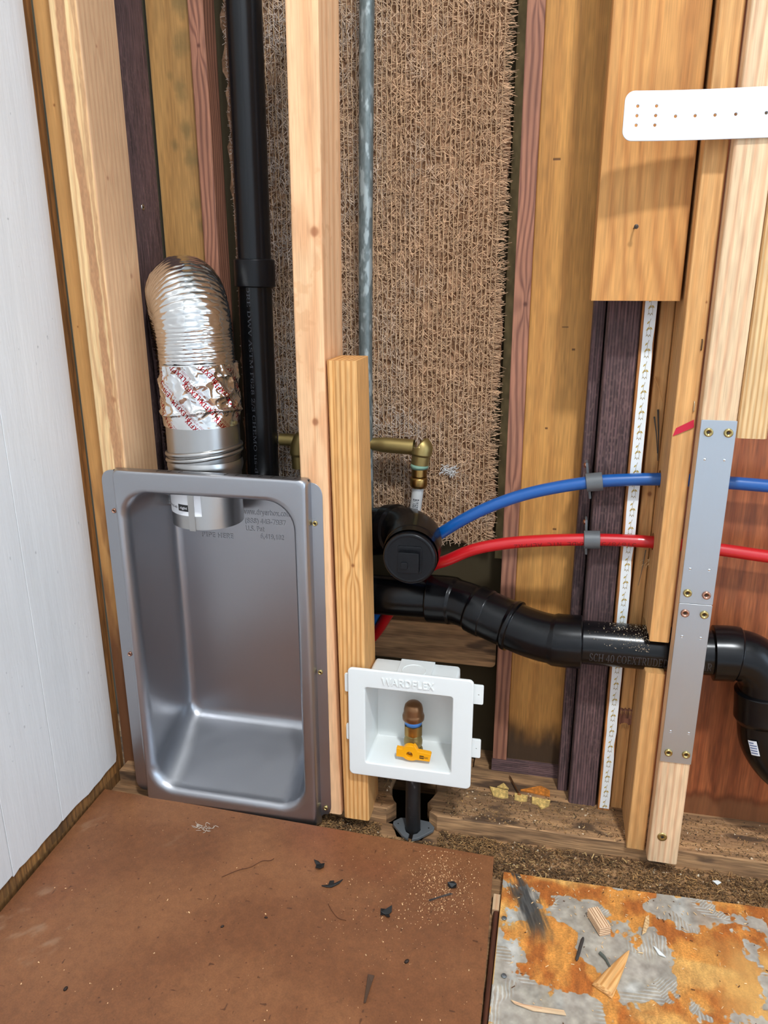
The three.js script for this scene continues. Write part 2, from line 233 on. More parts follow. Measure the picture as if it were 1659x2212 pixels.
{ // wall on the left: white painted sheets in vertical grooves over brown plywood
  const w = new THREE.Group(); w.name = 'wall_left'; struct(w); scene.add(w);
  mesh('backing', boxUV(box(ROOM.x0 - 0.1, -0.6685, -0.1, CEIL + 0.05, -0.053, ROOM.z1 + 0.05), 'y'), woodMat({ base: [140, 98, 52], late: [96, 62, 30], freq: 90, seed: 101, W: 256, H: 512, fibre: 0.4, patch: 0.3 }), w);
  const paint = new THREE.MeshStandardMaterial({ roughness: 0.42, map: tex(512, 1024, 0.6, 1.2, (X, Y) => { let g = 224 + 6 * (vn(X * 160, Y * 9, 4) - 0.5) + 8 * (fbm(X * 8, Y * 6, 3, 2) - 0.5); const s = ss(0.72, 0.8, fbm(X * 70, Y * 18, 3, 8)) * ss(0.5, 0.7, fbm(X * 6, Y * 5, 2, 12)) * 0, d = ss(0.975, 0.99, vn(X * 130, Y * 90, 33)) * 40; g -= s + d; return [g, g, g * 0.995]; }) });
  paint.bumpMap = tex(256, 256, 0.1, 0.3, (X, Y) => { const g = 128 + 120 * (fbm(X * 400, Y * 40, 3, 2) - 0.5); return [g, g, g]; }, false); paint.bumpScale = 0.0004;
  mesh('paint_film', box(-0.6686, -0.6679, 0.036, CEIL, -0.03, ROOM.z1), paint, w);
  const R = rng(5); let z = -0.032;
  for (const e of [0.1165, 0.2255, 0.334, 0.443, 0.552, 0.661, 0.77, 0.88, 0.99, 1.1, 1.21, 1.32, 1.43, 1.54, 1.65, 1.76, 1.87, 1.98, 2.09, 2.2, 2.31, 2.42, 2.5]) {
    const pts = [[z + 0.001, CEIL], [z + 0.001, z < 0 ? 0.034 : 0.024]]; const n = 9;
    if (z < 0) pts.push([z + 0.004, 0.024]);
    for (let i = 1; i < n; i++) pts.push([z + 0.002 + (e - z - 0.003) * i / n, 0.022 + (z < 0.2 ? 0.006 * 0.5 * (R() - 0.4) : 0.003 * (R() - 0.5)) + (z < 0.1 ? 0.0012 * Math.sin(i) : 0)]);
    pts.push([e - 0.001, 0.019 + 0.004 * R()], [e - 0.001, CEIL]);
    const g = new THREE.ExtrudeGeometry(poly(pts), { depth: 0.0025, bevelEnabled: true, bevelThickness: 0.0008, bevelSize: 0.0006, bevelSegments: 2 }); g.rotateY(-Math.PI / 2); g.translate(-0.6657, 0, 0);
    mesh('panel', boxUV(g, 'y', 0.3 + z), paint, w);
    z = e + 0.0006;
  }
}
// ceiling lamp, outside the picture; it throws the shadows of the strap and the board
{
  const l = thing('ceiling_lamp', 'round flush ceiling lamp above the unfinished wall', 'lamp', [LAMP.x, CEIL, LAMP.z]);
  mesh('base', lathe([[0, 0], [0.13, 0], [0.13, -0.025], [0, -0.025]], 40), plain(0xdddddd, 0.4), l);
  mesh('diffuser', lathe([[0.118, -0.025], [0.118, -0.045], [0.1, -0.055], [0, -0.058]], 40), plain(0xffffff, 0.5, 0, { emissive: new THREE.Color(0.93, 0.97, 1), emissiveIntensity: 4 }), l);
}

// ---------------------------------------------------------------- the old wall at the back
const fillBack = struct(mesh('trim_1', boxUV(box(-0.09, 0.5, -0.02, 0.001, -0.222, -0.162), 'x', 0.03, 0.31), M.sill)); // ledge of rubble behind the sill
fillBack.userData.label = 'crumbling ledge behind the sill';
const sill = tag(mesh('sill_plate', (() => {
  const R = rng(9), pts = [[-0.66, 0.03], [-0.21, 0.03]];
  for (const [x, z] of [[-0.203, 0.036], [-0.198, 0.044], [-0.204, 0.05], [-0.207, 0.058], [-0.212, 0.066], [-0.216, 0.078], [-0.214, 0.09], [-0.219, 0.1], [-0.216, 0.16], [-0.14, 0.16], [-0.143, 0.1], [-0.139, 0.084], [-0.143, 0.07], [-0.147, 0.055], [-0.139, 0.045], [-0.142, 0.038], [-0.136, 0.033]]) pts.push([x + 0.002 * (R() - 0.5), Math.min(0.158, z + 0.002 * (R() - 0.5))]);
  for (let i = 0; i < 40; i++) pts.push([-0.13 + 0.02 * i, 0.03 + 0.002 * (R() - 0.5)]);
  pts.push([0.7, 0.03], [0.7, 0.1585], [-0.66, 0.1585]);
  const g = new THREE.ExtrudeGeometry(poly(pts), { depth: 0.027, bevelEnabled: true, bevelThickness: 0.0015, bevelSize: 0.0015, bevelSegments: 1 }); g.rotateX(-Math.PI / 2); g.translate(0, -0.02, 0); return boxUV(g, 'x', 0.1, 0.62); })(), M.sill),
  'weathered brown sill plate along the floor with a jagged notch behind the gas line', 'sill plate');
stud('plywood_sheathing', 'moldy tan plywood sheathing in the left bay behind the foil duct', 'sheathing', -0.588, -0.508, 0.02, 1.24, -0.195, 0.012, M.plyLeft);
stud('redwood_strip', 'narrow reddish wood strip along the right edge of the moldy plywood', 'strip', -0.5165, -0.4935, 0.02, 1.24, -0.178, 0.04, M.redwood, { ov: 0.02 });
stud('old_stud', 'dark purple-brown old stud beside the moldy plywood', 'stud', -0.64, -0.588, 0.008, 1.24, -0.1, 0.09, M.dark);
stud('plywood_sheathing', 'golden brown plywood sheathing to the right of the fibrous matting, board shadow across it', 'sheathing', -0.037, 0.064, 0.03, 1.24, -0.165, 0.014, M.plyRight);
stud('redwood_strip', 'narrow reddish wood strip between the fibrous matting and the golden plywood', 'strip', -0.059, -0.0365, 0.03, 1.24, -0.159, 0.05, M.redwood, { r: 0.001, lean: 0.0 });
tag(mesh('bottom_strip', slab(-0.06, 0.062, 0.004, 0.0295, -0.19, -0.157, 0.001, 'x'), M.dark), 'short dark wood strip closing the bottom of the golden plywood', 'strip');
stud('furring_strip', 'thin dark reddish furring strip just left of the purple-brown stud', 'strip', 0.046, 0.0615, 0.001, 1.24, -0.128, 0.03, M.dark, { ou: 0.1 });
{
  const s = stud('old_stud', 'dark purple-brown old stud behind the blue and red water lines', 'stud', 0.063, 0.1035, 0.008, 1.24, -0.1, 0.09, M.dark, { ou: 0.06, r: 0.004 });
}
stud('old_stud', 'old tan stud with torn fibres right of the tulip strip', 'stud', 0.1255, 0.143, 0.008, 1.24, -0.104, 0.09, M.fir, { ou: 0.05 });

// fibrous matting (back of the old plaster lath)
{
  const m = thing('fibre_matting', 'brown fibrous insulation matting with a web of strands behind the pipes', 'matting', [0, 0, 0]);
  const base = new THREE.MeshStandardMaterial({ roughness: 0.95, map: tex(512, 1024, 0.42, 0.86, (X, Y) => { const h = fbm(X * 160, Y * 130, 3, 3), g = fbm(X * 14, Y * 10, 3, 9); const c = mix([122, 86, 58], [168, 128, 96], ss(0.35, 0.62, h)); return mix(c, [150, 130, 112], 0.35 * g * ss(0.42, 0.05, X)); }) });
  base.bumpMap = tex(512, 1024, 0.42, 0.86, (X, Y) => { const g = 255 * ss(0.35, 0.62, fbm(X * 160, Y * 130, 3, 3)); return [g, g, g]; }, false); base.bumpScale = 0.003;
  const R = rng(77), e0 = [], e1 = [];
  for (let i = 0; i <= 60; i++) { e1.push([-0.08 + 0.004 * (R() - 0.5) + 0.006 * Math.sin(i * 0.35), 0.385 + i / 60 * 0.83]); e0.unshift([-0.476 + 0.01 * (R() - 0.5), 0.385 + i / 60 * 0.83]); }
  const bot = []; for (let i = 0; i < 24; i++) bot.push([-0.47 + i / 24 * 0.395, 0.387 + 0.012 * (R() - 0.5)]);
  const g = new THREE.ExtrudeGeometry(poly([...bot, ...e1, ...e0]), { depth: 0.02, bevelEnabled: false }); g.translate(0, 0, -0.2225);
  const u = boxUV(g, 'y', 0.48, -0.37); mesh('mat', u, base, m);
  // upright strands in rows
  const rows = []; 
  for (let k = 0; k < 57; k++) {
    const x = -0.468 + k * 0.0068 + 0.0015 * (R() - 0.5), pts = []; for (let i = 0; i <= 40; i++) pts.push(V(x + 0.0022 * (R() - 0.5), 0.39 + i / 40 * 0.82, -0.1975 + 0.002 * R()));
    const g = sweep(pts, () => 0.00055, { n: 80, m: 4 }); rows.push(g);
  }
  const st = mesh('upright_strands', mergeGeometries(rows), plain(0xc8a47c, 0.95), m); st.userData.kind = 'stuff';
}
{
  const fib = new THREE.CylinderGeometry(0.00032, 0.00044, 1, 4, 1, true), NX = 57;
  const f = scatter('loose_fibre', fib, plain(0xffffff, 0.95), 34000, (o, R) => {
    const k = Math.floor(R() * NX), r = Math.floor(R() * 116); let x = -0.468 + k * 0.0068 + 0.0016 * (hsh(k, r, 3) - 0.5), y = 0.388 + (r + 0.5 * (k % 2)) * 0.0071 + 0.003 * (hsh(k, r, 4) - 0.5);
    const edge = R() < 0.035, fuzz = cl((-0.2 - x) / 0.25 + 0.6 * (fbm(x * 25, y * 20, 2, 6) - 0.5) + (y < 0.58 ? 0.4 : 0)), loose = R() < 0.25 + 0.5 * fuzz; let a, l;
    if (edge) { x = -0.085 + 0.012 * R() * R(); a = 1.1 + R() * 0.9; l = 0.008 + 0.008 * R(); } else if (loose) { x += 0.006 * (R() - 0.5); y += 0.007 * (R() - 0.5); a = (R() - 0.5) * 3.1; l = 0.006 + 0.008 * R(); }
    else { a = [0, 0.02, 1.55, 0.8, -0.8, 0.05][Math.floor(R() * 6)] + 0.3 * (R() - 0.5); l = Math.abs(a) > 1.2 ? 0.0078 : 0.0095; x += -Math.sin(a) * l * 0.45 * (R() < 0.5 ? 1 : -1); y += Math.cos(a) * l * 0.45 * (R() < 0.5 ? 1 : -1); }
    o.position.set(x, y, -0.1995 + (loose ? 0.007 * R() * R() + 0.001 : 0.002 * R())); o.rotation.set((R() - 0.5) * (loose ? 0.7 : 0.25), 0, a); o.scale.set(1, l, 1);
  }, (R, o) => { const g = cl((-0.2 - o.position.x) / 0.28 + (fbm(o.position.x * 30, o.position.y * 18, 2, 4) - 0.5) * 1.2 + (o.position.y < 0.6 ? 0.35 : 0)), v = 0.72 + 0.38 * R(); return mix([222 * v, 182 * v, 144 * v], [212 * v, 194 * v, 178 * v], g); }, 31);
  f.userData.label = 'tan loose fibres standing off the matting'; f.userData.category = 'fibres';
}
tag(mesh('lit_sheathing_strip', boxUV(box(-0.073, -0.052, 0.36, 1.24, -0.2215, -0.212), 'y'), new THREE.MeshStandardMaterial({ roughness: 0.95, map: tex(64, 512, 0.06, 0.9, (X, Y) => { const v = 0.8 + 0.4 * fbm(X * 120, Y * 60, 3, 3); return [128 * v, 112 * v, 76 * v]; }) })), 'lighter olive strip painted for the lit sheathing along the right edge of the matting', 'paper');  // lighter copy of the sheathing tone, standing in for its lit gap
{ // dusty beam in the cavity under the matting
  const m = tag(mesh('dusty_beam', slab(-0.3, -0.062, 0.19, 0.258, -0.222, -0.17, 0.008, 'x'), M.sill), 'dusty brown beam in the dark cavity below the black drain', 'beam');
}
{ // galvanized conduit
  const c = tag(mesh('steel_pipe', sweep([[-0.2665, 0.40, -0.158], [-0.2665, 0.70, -0.158], [-0.2585, 1.24, -0.158]], () => 0.0098, { n: 40, m: 24 }), M.galvPipe), 'thin galvanized steel pipe rising behind the short wood block', 'pipe');
}
{ // brass supply with stub and grey riser
  const b = thing('brass_supply', 'tarnished brass supply elbow with grey plastic riser in front of the matting', 'pipe fitting', [-0.183, 0.545, -0.16]);
  mesh('supply_pipe', sweep([[-0.22, 0.003, 0], [-0.08, 0.002, 0], [-0.012, 0, 0]], stepped([[0, 0.72, 0.0095], [0.72, 0.78, 0.0095, 0.0115], [0.78, 1, 0.0115]]), { n: 40, m: 24 }), M.brassOld, b);
  mesh('elbow', sweep([[-0.004, 0.003, 0], [0.001, 0.0, 0.002], [0.0, -0.008, 0.004], [-0.002, -0.024, 0.004]], stepped([[0, 0.12, 0.004, 0.0125], [0.12, 0.55, 0.0155], [0.55, 1, 0.0135]]), { n: 30, m: 24, cap0: true, n0: V(0, 0, 1) }), M.brassOld, b);
  mesh('nut', (() => { const g = new THREE.CylinderGeometry(0.0125, 0.0125, 0.012, 6); g.rotateY(0.3); g.translate(-0.003, -0.036, 0.004); return g; })(), M.brass, b);
  mesh('verdigris_collar', (() => { const g = lathe([[0, 0.004], [0.0128, 0.004], [0.0135, 0], [0.0128, -0.004], [0, -0.004]], 24); g.translate(-0.0025, -0.027, 0.004); return g; })(), plain(0x7fa08a, 0.8), b);
  mesh('ferrule', (() => { const g = lathe([[0, 0.009], [0.0115, 0.009], [0.0132, 0.005], [0.0132, -0.004], [0.0115, -0.008], [0, -0.008]], 24); g.translate(-0.0035, -0.052, 0.004); return g; })(), M.brass, b);
  const txt = canvasTex(128, 512, (c, w, h) => { c.fillStyle = '#c9c9c6'; c.fillRect(0, 0, w, h); c.save(); c.translate(w * 0.5, h * 0.2); c.rotate(Math.PI / 2); c.fillStyle = '#4a4c50'; c.font = 'bold 30px sans-serif'; c.fillText('B/160PSI 73', 0, 10); c.restore(); });
  const rg = sweep([[-0.016, -0.15, -0.004], [-0.008, -0.09, 0.002], [-0.004, -0.058, 0.004]], () => 0.0088, { n: 24, m: 24 }); { const uv = rg.attributes.uv; for (let i = 0; i < uv.count; i++) uv.setY(i, uv.getY(i) / 0.094); }
  mesh('riser', rg, plain(0xffffff, 0.45, 0, { map: txt }), b);
  mesh('stub_elbow', sweep([[-0.178, 0.006, 0.002], [-0.185, 0.004, 0.002], [-0.19, -0.01, 0.002], [-0.19, -0.04, 0.002]], stepped([[0, 0.6, 0.0135], [0.6, 1, 0.0115]]), { n: 24, m: 20, cap1: true }), M.brassOld, b);
}
// black vent stack
{
  const v = thing('vent_pipe', 'tall black plastic vent pipe with a coupling beside the foil duct', 'pipe', [-0.43, 0.02, -0.148]);
  const upTex = canvasTex(1024, 1024, (c, w, h) => { c.fillStyle = '#0d0e11'; c.fillRect(0, 0, w, h); c.save(); c.translate(w * 0.342, h * 0.08); c.rotate(Math.PI / 2); c.fillStyle = '#b9bdc2'; c.font = '24px monospace'; c.fillText('SOLID WALL', -80, 0); c.fillText('1 1/2" SCH 40  ABS 1910  DWV ASTM', 150, 0); c.fillText('D2661-08  E1CEE', 680, 0); c.restore(); });
  const loTex = canvasTex(1024, 1024, (c, w, h) => { c.fillStyle = '#0a0b0d'; c.fillRect(0, 0, w, h); c.save(); c.translate(w * 0.475, h * 0.06); c.rotate(Math.PI / 2); c.fillStyle = '#45484e'; c.font = '46px serif'; c.fillText('CORE DWV ASTM F628 2/3 CHEMO us-dwv U.P.Code FI-PC PAB RE', -30, 0); c.restore(); });
  const seg = (name, pts, r, t, y0, y1) => { const g = sweep(pts, () => r, { n: 40, m: 48, straight: true }); if (t) { const uv = g.attributes.uv; for (let i = 0; i < uv.count; i++) uv.setY(i, (uv.getY(i) - y0) / (y1 - y0)); } return mesh(name, g, new THREE.MeshPhysicalMaterial({ color: 0xffffff, map: t, roughness: 0.26, specularIntensity: 0.7 }), v); };
  seg('lower_pipe', [[-0.002, 0, 0], [0.003, 0.775, 0]], 0.0242, loTex, 0.44, 0.775);
  seg('upper_pipe', [[0.0035, 0.765, 0], [0.008, 1.22, 0]], 0.0242, upTex, 0.0, 0.36);
  mesh('coupling', sweep([[0.0035, 0.752, 0], [0.004, 0.7905, 0]], stepped([[0, 0.02, 0.0243, 0.0285], [0.02, 0.98, 0.029], [0.98, 1, 0.029, 0.0243]]), { n: 60, m: 48 }), M.absDull, v);
}

// ---------------------------------------------------------------- the new framing
stud('wall_stud', 'tan old edge stud tight against the white panelled wall', 'stud', -0.668, -0.612, 0.0, 1.24, -0.0545, 0.05, M.tan, { group: undefined });
stud('wall_stud', 'new stud with a bark edge at the left side of the metal dryer box', 'stud', -0.6105, -0.573, 0.008, 1.24, 0, 0.089, M.waney, { r: 0.003 });
stud('wall_stud', 'tall crooked peach-coloured stud right of the metal dryer box', 'stud', -0.3195, -0.281, 0.008, 1.24, 0, 0.089, M.pink, { bow: (y) => y < 0.75 ? 0.0085 * (1 - y / 0.75) ** 2 : 0.003 * (y - 0.75) / 0.35, r: 0.003 });
stud('wood_block', 'short yellow upright block with a cut top carrying the white gas box', 'block', -0.2685, -0.2295, 0.004, 0.6865, 0, 0.066, M.short, { lean: -0.0152, r: 0.004 });
{ // stud drilled and notched for the pipes
  const s = new THREE.Shape(); const R = rng(3); // x = depth from the front, y = height
  s.moveTo(0, 0); s.lineTo(0, 0.278);
  for (let i = 1; i < 6; i++) s.lineTo(0.012 * i, 0.276 + 0.003 * R() - (i === 3 ? 0.002 : 0)); s.lineTo(0.078, 0.285); s.lineTo(0.082, 0.30); s.lineTo(0.076, 0.325);
  for (let i = 5; i > 0; i--) s.lineTo(0.012 * i, 0.327 + 0.003 * R()); s.lineTo(0, 0.326); s.lineTo(0, 1.23); s.lineTo(0.083, 1.23); s.lineTo(0.083, 0);
  for (const y of [0.5265, 0.4405]) { const h = new THREE.Path(); h.absarc(0.062, y, 0.0115, 0, Math.PI * 2, true); s.holes.push(h); }
  const g = new THREE.ExtrudeGeometry(s, { depth: 0.0225, bevelEnabled: true, bevelThickness: 0.001, bevelSize: 0.001, bevelSegments: 1, curveSegments: 16 }); g.rotateY(Math.PI / 2);
  const m = tag(mesh('wall_stud', boxUV(g, 'y'), M.fir), 'tan drilled and notched stud left of the steel nail plates', 'stud'); m.position.set(0.144, 0.008, -0.021);
}
{
  stud('wall_stud', 'pale stud carrying the two steel nail plates', 'stud', 0.1695, 0.2085, 0.0075, 1.24, 0, 0.026, M.pale, { r: 0.003 });
  stud('wood_block', 'pale striped header block hanging right of the nail-plated stud', 'block', 0.2095, 0.2435, 0.608, 1.24, 0, 0.05, M.pale2, { r: 0.006 });
}
stud('plywood_board', 'orange plywood board fixed up high behind the white strap', 'board', 0.0385, 0.1395, 0.7585, 1.24, -0.045, 0.053, M.board, { r: 0.0012 });
{ const p = mesh('cabinet_panel', boxUV(lumber(0.7, 1.24, 0.012, 0.001), 'y'), M.mahogany); p.position.set(0.172, 0.006, -0.115); tag(p, 'reddish brown plywood panel behind the drain elbow at the right', 'panel'); }

// screws
function screwHead(mat, r = 0.0046) { return { geo: lathe([[0, 0.0005], [r * 0.35, 0.0007], [r * 0.5, 0.0018], [r * 0.72, 0.0026], [r * 0.95, 0.0018], [r, 0.0002], [r, -0.003]], 20), mat }; }
const star = (() => { const p = []; for (let i = 0; i < 12; i++) { const a = i / 12 * Math.PI * 2, r = i % 2 ? 0.0009 : 0.0019; p.push([Math.cos(a) * r * 1.25, Math.sin(a) * r * 1.25]); } const g = new THREE.ExtrudeGeometry(poly(p), { depth: 0.0004, bevelEnabled: false }); return g; })();
function addScrew(parent, x, y, z, mat, r, drive = M.screwDark) {
  const h = screwHead(mat, r); const s = mesh('screw', h.geo, h.mat, parent); s.rotation.x = Math.PI / 2; s.position.set(x, y, z);
  const d = mesh('drive', star, drive, s); d.rotation.x = -Math.PI / 2; d.position.y = 0.001; return s;
}
function nailPlate(label, y0, y1, screws, holes) {
  const s = rrect(0, 0, 0.0385, y1 - y0, 0.001);
  for (const [x, y] of holes) { const h = new THREE.Path(); h.absarc(x - 0.17, y - y0, 0.0019, 0, Math.PI * 2, true); s.holes.push(h); }
  const t = thing('nail_plate', label, 'metal plate', [0.17, y0, 0.0002], 'steel nail plates on the pale stud');
  mesh('plate', boxUV(new THREE.ExtrudeGeometry(s, { depth: 0.0014, bevelEnabled: true, bevelThickness: 0.0002, bevelSize: 0.0002, bevelSegments: 1, curveSegments: 14 }), 'y'), M.plate, t);
  for (const [x, y] of holes) { const d = mesh('dimple', lathe([[0, 0.0006], [0.0012, 0.0004], [0.0019, -0.0002]], 12), M.foil, t); d.rotation.x = Math.PI / 2; d.position.set(x - 0.17, y - y0, 0.0012); }
  screws.forEach(([x, y, c]) => addScrew(t, x - 0.17, y - y0, 0.0018, c ? M.screwCopper : M.screw, 0.0052));
}
nailPlate('upper steel nail plate above the black drain line', 0.3995, 0.628, [[0.179, 0.614], [0.2005, 0.614], [0.178, 0.413], [0.2, 0.412, 1]], [[0.1785, 0.582], [0.2, 0.582], [0.1775, 0.445], [0.1995, 0.445]]);
nailPlate('lower steel nail plate in front of the black drain line', 0.1705, 0.3985, [[0.178, 0.386, 1], [0.2005, 0.386], [0.179, 0.185], [0.201, 0.185]], [[0.178, 0.354], [0.2, 0.354], [0.1785, 0.217], [0.201, 0.217]]);
{ const t = thing('lag_screw', 'recessed screw near the foot of the pale stud', 'screw', [0.185, 0.05, 0.0004]); const h = lathe([[0.0005, 0.0004], [0.003, 0.0006], [0.0045, 0.001], [0.0062, 0.0006], [0.0066, -0.001]], 18); const m = mesh('head', h, M.screw, t); m.rotation.x = Math.PI / 2; const d = mesh('drive', star, M.black, t); d.position.z = 0.0006; }

// white perforated strap
{
  const s = rrect(0, 0, 0.3, 0.0465, 0.0095);
  for (const [x, y] of [[0.013, 0.0325], [0.013, 0.0235], [0.013, 0.0145], [0.032, 0.0325], [0.032, 0.0235], [0.032, 0.0145], [0.052, 0.0225], [0.0715, 0.0225], [0.091, 0.0225], [0.111, 0.0225], [0.14, 0.0225], [0.16, 0.0225], [0.18, 0.0225]]) { const h = new THREE.Path(); h.absarc(x, y, 0.002, 0, Math.PI * 2, true); s.holes.push(h); }
  const g = new THREE.ExtrudeGeometry(s, { depth: 0.0022, bevelEnabled: true, bevelThickness: 0.0004, bevelSize: 0.0004, bevelSegments: 2, curveSegments: 12 });
  const t = thing('plastic_strap', 'white perforated plastic strap across the orange board and studs', 'strap', [0.0555, 0.9225, 0.002]);
  const gt = mergeVertices(new TessellateModifier(0.012, 10).modify(g).deleteAttribute('uv'), 1e-6), q = gt.toNonIndexed(), p = q.attributes.position; // sprung slightly off the wall at the free end
  for (let i = 0; i < p.count; i++) { const x = p.getX(i), k = cl((0.1 - x) / 0.1); p.setZ(i, p.getZ(i) + 0.012 * k * k); }
  q.computeVertexNormals(); mesh('band', q, M.strap, t);
}
// nail in the board, ribbon, tulip strip
{ const t = thing('nail', 'bent nail standing in the orange plywood board', 'nail', [0.0805, 0.839, -0.045]); mesh('shank', sweep([[0, 0, -0.004], [0, 0.0, 0.008], [0.001, 0.001, 0.014]], () => 0.0011, { n: 10, m: 8 }), M.screwDark, t); const h = mesh('head', lathe([[0, 0.0006], [0.0026, 0.0004], [0.0026, -0.0004], [0, -0.0006]], 14), M.screwDark, t); h.rotation.x = Math.PI / 2; h.position.set(0.001, 0.001, 0.0145); }
{
  const pts = [[0, 0.0015], [0.003, 0.0115], [0.0215, 0.0225], [0.0225, 0.0135], [0.008, 0.006]];
  const g = new THREE.ExtrudeGeometry(poly(pts), { depth: 0.0006, bevelEnabled: false });
  const p = g.attributes.position; for (let i = 0; i < p.count; i++) { const x = p.getX(i); if (x < 0.004) p.setZ(i, p.getZ(i) - 0.0012); }
  const m = tag(mesh('red_ribbon', g, plain(0xc81838, 0.55)), 'scrap of red tape stuck across the notched stud', 'tape'); m.position.set(0.1436, 0.602, -0.0189);
}
{
  const tul = canvasTex(96, 2048, (c, w, h) => {
    c.fillStyle = '#eef3f4'; c.fillRect(0, 0, w, h); const n = 29, s = h / n;
    for (let i = 0; i < n; i++) { // little tulips, flower downwards, leaves above
      c.save(); c.translate(w * 0.5, i * s); c.strokeStyle = '#8c7a4e'; c.lineWidth = 2.6; c.lineCap = 'round';
      c.beginPath(); c.moveTo(10, 4); c.quadraticCurveTo(-4, 20, 4, 36); c.stroke();
      c.fillStyle = '#b89a45'; for (const [x, y, a, l] of [[2, 12, 2.7, 20], [4, 30, 2.6, 26], [6, 32, 0.3, 22]]) { c.save(); c.translate(x, y); c.rotate(a); c.beginPath(); c.moveTo(0, 0); c.quadraticCurveTo(l * 0.5, -7, l, 0); c.quadraticCurveTo(l * 0.5, 6, 0, 0); c.fill(); c.restore(); }
      c.lineWidth = 2.2; c.beginPath(); c.moveTo(5, 36); c.bezierCurveTo(-18, 38, -8, 52, -14, 60); c.lineTo(-6, 56); c.lineTo(2, 63); c.lineTo(9, 56); c.lineTo(17, 61); c.bezierCurveTo(13, 52, 24, 40, 5, 36); c.stroke(); c.restore();
    } });
  const t = thing('tulip_strip', 'white strip printed with a column of small tulips beside the dark stud', 'strip', [0.1065, 0.008, -0.092]);
  t.rotation.z = 0.0045; t.position.z = -0.0945;
  const core = lumber(0.0172, 0.9, 0.045, 0.0008); mesh('core', boxUV(core, 'y'), woodMat({ base: [176, 116, 62], late: [130, 80, 40], freq: 300, seed: 141, W: 128, H: 512, fibre: 0.5 }), t);
  const f = new THREE.ExtrudeGeometry((() => { const R = rng(8), p = [[0.0025, 0.004]]; for (let i = 0; i <= 40; i++) p.push([0.0162 + 0.0008 * R() - (i % 13 === 5 ? 0.0015 : 0), 0.004 + i / 40 * 0.895]); p.push([0.003, 0.899]); for (let i = 38; i > 0; i--) p.push([0.0025 + 0.0006 * R(), 0.004 + i / 40 * 0.895]); return poly(p); })(), { depth: 0.0006, bevelEnabled: false });
  const p = f.attributes.position, uv = new Float32Array(p.count * 2); for (let i = 0; i < p.count; i++) { uv[i * 2] = (p.getX(i) - 0.0015) / 0.0158; uv[i * 2 + 1] = (p.getY(i) - 0.1) / 0.76; } f.setAttribute('uv', new THREE.BufferAttribute(uv, 2));
  tul.wrapT = THREE.RepeatWrapping; mesh('printed_face', f, plain(0xffffff, 0.4, 0, { map: tul }), t);
}

// ---------------------------------------------------------------- lofted rounded-rectangle loops
function loop(x0, x1, y0, y1, r, z, nc = 8, ns = 6) {
  const P = [], c = [[x1 - r, y0 + r, -Math.PI / 2], [x1 - r, y1 - r, 0], [x0 + r, y1 - r, Math.PI / 2], [x0 + r, y0 + r, Math.PI]];
  for (let k = 0; k < 4; k++) { const [cx, cy, a0] = c[k]; for (let i = 0; i <= nc; i++) { const a = a0 + i / nc * Math.PI / 2; P.push(V(cx + r * Math.cos(a), cy + r * Math.sin(a), z)); }
    const n = c[(k + 1) % 4], e = V(n[0] + r * Math.cos(n[2]), n[1] + r * Math.sin(n[2]), z), s = P[P.length - 1]; for (let i = 1; i < ns; i++) P.push(s.clone().lerp(e, i / ns)); }
  return P;
}
function loft(loops, { capEnd = false, capStart = false } = {}) {
  const n = loops[0].length, pos = [], idx = [];
  loops.forEach((L) => L.forEach((p) => pos.push(p.x, p.y, p.z)));
  for (let k = 0; k + 1 < loops.length; k++) for (let i = 0; i < n; i++) { const a = k * n + i, b = k * n + (i + 1) % n; idx.push(a, b, a + n, a + n, b, b + n); }
  const cap = (k, f) => { const c = V(); loops[k].forEach((p) => c.add(p)); c.divideScalar(n); pos.push(c.x, c.y, c.z); const m = pos.length / 3 - 1; for (let i = 0; i < n; i++) f ? idx.push(m, k * n + i, k * n + (i + 1) % n) : idx.push(m, k * n + (i + 1) % n, k * n + i); };
  if (capEnd) cap(loops.length - 1, true); if (capStart) cap(0, false);
  const g = new THREE.BufferGeometry(); g.setAttribute('position', new THREE.Float32BufferAttribute(pos, 3)); g.setIndex(idx); g.computeVertexNormals();
  const uv = new Float32Array(pos.length / 3 * 2); for (let i = 0; i < pos.length / 3; i++) { uv[i * 2] = pos[i * 3] + pos[i * 3 + 2]; uv[i * 2 + 1] = pos[i * 3 + 1] + pos[i * 3 + 2]; } g.setAttribute('uv', new THREE.BufferAttribute(uv, 2));
  return g;
}
const fontB = await new FontLoader().loadAsync('fonts/droid/droid_sans_regular.typeface.json');
function text3(str, size, depth, mat, parent, x, y, z, name = 'lettering', width) {
  const g = new TextGeometry(str, { font: fontB, size, depth, curveSegments: 4, bevelEnabled: true, bevelThickness: depth * 0.5, bevelSize: size * 0.02, bevelSegments: 1 });
  g.computeBoundingBox(); const b = g.boundingBox; if (width) g.scale(width / (b.max.x - b.min.x), 1, 1);
  const m = mesh(name, g, mat, parent); m.position.set(x, y, z); return m;
}
